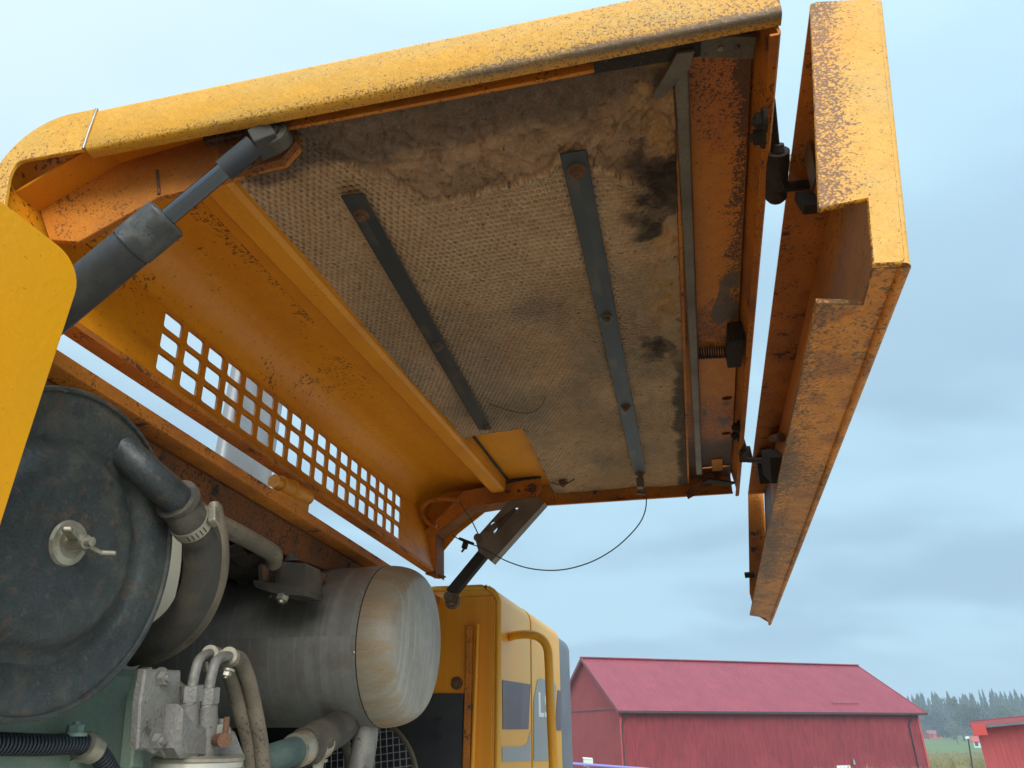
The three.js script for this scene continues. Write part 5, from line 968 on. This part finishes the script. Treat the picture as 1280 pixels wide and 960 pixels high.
// trees: tapered trunk with limbs, crown of many small leaf faces
const foliage = (name, c, tr = 0.25) => { const m = new THREE.MeshPhysicalMaterial({ color: new THREE.Color(...c), roughness: 0.95, transmission: tr, thickness: 0, side: THREE.DoubleSide }); m.name = name; M[name] = m; return m; };
std('bark', { color: new THREE.Color(0.11, 0.095, 0.08), roughness: 0.95 });
foliage('leaf_dark', [0.03, 0.05, 0.03]); foliage('leaf_olive', [0.1, 0.12, 0.055]); foliage('leaf_grey', [0.17, 0.16, 0.13]);
function tree(name, label, px, depth, h, w, leaf, n, lf) {
  const p = WP(px, 915, depth), g = group(name); g.position.set(p.x, groundY(p.x, p.z), p.z); tag(g, label, 'tree', { group: 'trees below the far wood' });
  const limbs = [cyl(v3(0, 0, 0), v3(0, h * 0.8, 0), h * 0.025, h * 0.008, 8)], ends = [];
  for (let i = 0; i < 14; i++) { const y = h * (0.2 + 0.5 * rnd()), a = rnd() * 6.28, r = w * 0.5 * (0.4 + 0.6 * rnd()), e = v3(Math.cos(a) * r, y + h * (0.1 + 0.2 * rnd()), Math.sin(a) * r); limbs.push(cyl(v3(0, y, 0), e, h * 0.01, h * 0.004, 5)); ends.push(e, v3(0, y, 0).lerp(e, 0.6)); }
  for (let i = 0; i < 5; i++) ends.push(v3((rnd() - 0.5) * w * 0.3, h * (0.75 + 0.2 * rnd()), (rnd() - 0.5) * w * 0.3));
  mesh('trunk', limbs, 'bark', g);
  const pos = [];
  for (let i = 0; i < n; i++) { const e = ends[Math.floor(rnd() * ends.length)], s = w * 0.17, q = v3(e.x + (rnd() + rnd() - 1) * s, e.y + (rnd() + rnd() - 1) * s, e.z + (rnd() + rnd() - 1) * s); for (let k = 0; k < 3; k++) pos.push(q.x + (rnd() - 0.5) * lf, q.y + (rnd() - 0.5) * lf, q.z + (rnd() - 0.5) * lf); }
  const c = new THREE.BufferGeometry(); c.setAttribute('position', new THREE.Float32BufferAttribute(pos, 3)); c.setAttribute('uv', new THREE.Float32BufferAttribute(new Float32Array(pos.length / 3 * 2), 2)); c.computeVertexNormals();
  mesh('crown', c, leaf, g);
}
tree('bare_tree', 'pale leafless tree beside the barn below the far wood', 1147, 300, 10.5, 9, 'leaf_grey', 1500, 0.5);
tree('dark_tree', 'dark bushy tree over the red cottage', 1158, 336, 12, 9, 'leaf_dark', 2600, 0.9);
tree('dark_tree', 'broad dark tree right behind the red cottage', 1172, 345, 11, 10, 'leaf_dark', 2600, 0.9);
tree('dark_bush', 'low dark bush at the end of the red cottage', 1180, 318, 3.4, 5, 'leaf_dark', 1200, 0.6);
tree('olive_tree', 'tall olive green tree between the cottages', 1203, 300, 15, 9, 'leaf_olive', 2600, 0.8);
tree('bare_tree', 'low grey leafless thicket left of the white cottage', 1194, 262, 6.5, 7, 'leaf_grey', 1600, 0.45);
tree('dark_tree', 'dark rounded tree standing behind the red shed eave', 1224, 290, 11.5, 10, 'leaf_dark', 2800, 0.8);
tree('olive_tree', 'olive thicket behind the red shed roof', 1262, 290, 12, 11, 'leaf_olive', 2400, 0.8);

{ // the far spruce wood, one mass
  const parts = [];
  const cone = (y, h, r) => { const pos = [], n = 9; for (let i = 0; i < n; i++) { const a = i / n * 6.283, b = (i + 1) / n * 6.283, m = (a + b) / 2, r1 = r * (0.8 + 0.4 * rnd()), dy = h * 0.15 * rnd(); pos.push(0, y + h, 0, Math.cos(b) * r * 0.7, y + h * 0.1, Math.sin(b) * r * 0.7, Math.cos(m) * r1, y - dy, Math.sin(m) * r1, 0, y + h, 0, Math.cos(m) * r1, y - dy, Math.sin(m) * r1, Math.cos(a) * r * 0.7, y + h * 0.1, Math.sin(a) * r * 0.7); } const g = new THREE.BufferGeometry(); g.setAttribute('position', new THREE.Float32BufferAttribute(pos, 3)); g.computeVertexNormals(); return g; };
  for (let i = 0; i < 9; i++) { const k = i / 9; parts.push(cone(0.06 + k * 0.82, 0.2 - k * 0.06, (0.17 + 0.03 * rnd()) * (1 - k * 0.9))); }
  const sp0 = mergeGeometries(parts), n = 2600, im = new THREE.InstancedMesh(sp0, foliage('spruce', [0.035, 0.055, 0.035], 0.1), n);
  im.name = 'spruce_wood'; im.userData = { kind: 'stuff', label: 'far dark spruce wood beyond the field', category: 'forest' };
  const m = new THREE.Matrix4(), q = new THREE.Quaternion(), c = new THREE.Color();
  for (let i = 0; i < n; i++) {
    const az = -0.5 + 1.35 * rnd(), d = 445 + 190 * Math.pow(rnd(), 1.5), x = Math.sin(az) * d, z = -Math.cos(az) * d, h = (16.5 + 6 * rnd() + 3 * (fbm(az * 30, 3, 2, 77) - 0.5)) * 1.0;
    const hh = h * (rnd() < 0.15 ? 0.7 : 1) * (rnd() < 0.08 ? 1.15 : 1); m.compose(v3(x, groundY(x, z) - 0.3, z), q.setFromAxisAngle(YUP, rnd() * 6), v3(h * (0.6 + 0.8 * rnd()), hh, h * (0.6 + 0.8 * rnd()))); im.setMatrixAt(i, m);
    im.setColorAt(i, c.setRGB(0.8 + 0.5 * rnd(), 0.8 + 0.45 * rnd(), 0.75 + 0.5 * rnd()));
  }
  scene.add(im);
}
{ // rough dry grass of the near field
  const pos = []; for (let i = 0; i < 10; i++) { const a = rnd() * 6.28, r = 0.22 * rnd(), x = Math.cos(a) * r, z = Math.sin(a) * r, lx = (rnd() - 0.5) * 0.5, lz = (rnd() - 0.5) * 0.5, h = 0.25 + 0.35 * rnd(); pos.push(x - 0.03, 0, z, x + 0.03, 0, z + 0.02, x + lx, h, z + lz); }
  const g0 = new THREE.BufferGeometry(); g0.setAttribute('position', new THREE.Float32BufferAttribute(pos, 3)); g0.computeVertexNormals();
  const n = 9000, im = new THREE.InstancedMesh(g0, foliage('dry_grass', [0.36, 0.29, 0.13], 0.3), n), m = new THREE.Matrix4(), q = new THREE.Quaternion(), c = new THREE.Color();
  im.name = 'rough_grass'; im.userData = { kind: 'stuff', label: 'dry tan rough grass of the field beyond the barn', category: 'grass' };
  for (let i = 0; i < n; i++) { const az = 0.35 + 0.42 * rnd(), d = 40 + 165 * Math.pow(rnd(), 0.8), x = Math.sin(az) * d, z = -Math.cos(az) * d, s = 0.7 + 0.8 * rnd(); m.compose(v3(x, groundY(x, z) - 0.02, z), q.setFromAxisAngle(YUP, rnd() * 6), v3(s * 1.6, s, s * 1.6)); im.setMatrixAt(i, m); const k = fbm(x * 0.08, z * 0.08, 3, 66); im.setColorAt(i, c.setRGB(0.75 + 0.6 * k * rnd(), 0.75 + 0.5 * k, 0.6 + 0.6 * k)); }
  scene.add(im);
}
renderer.render(scene, camera);
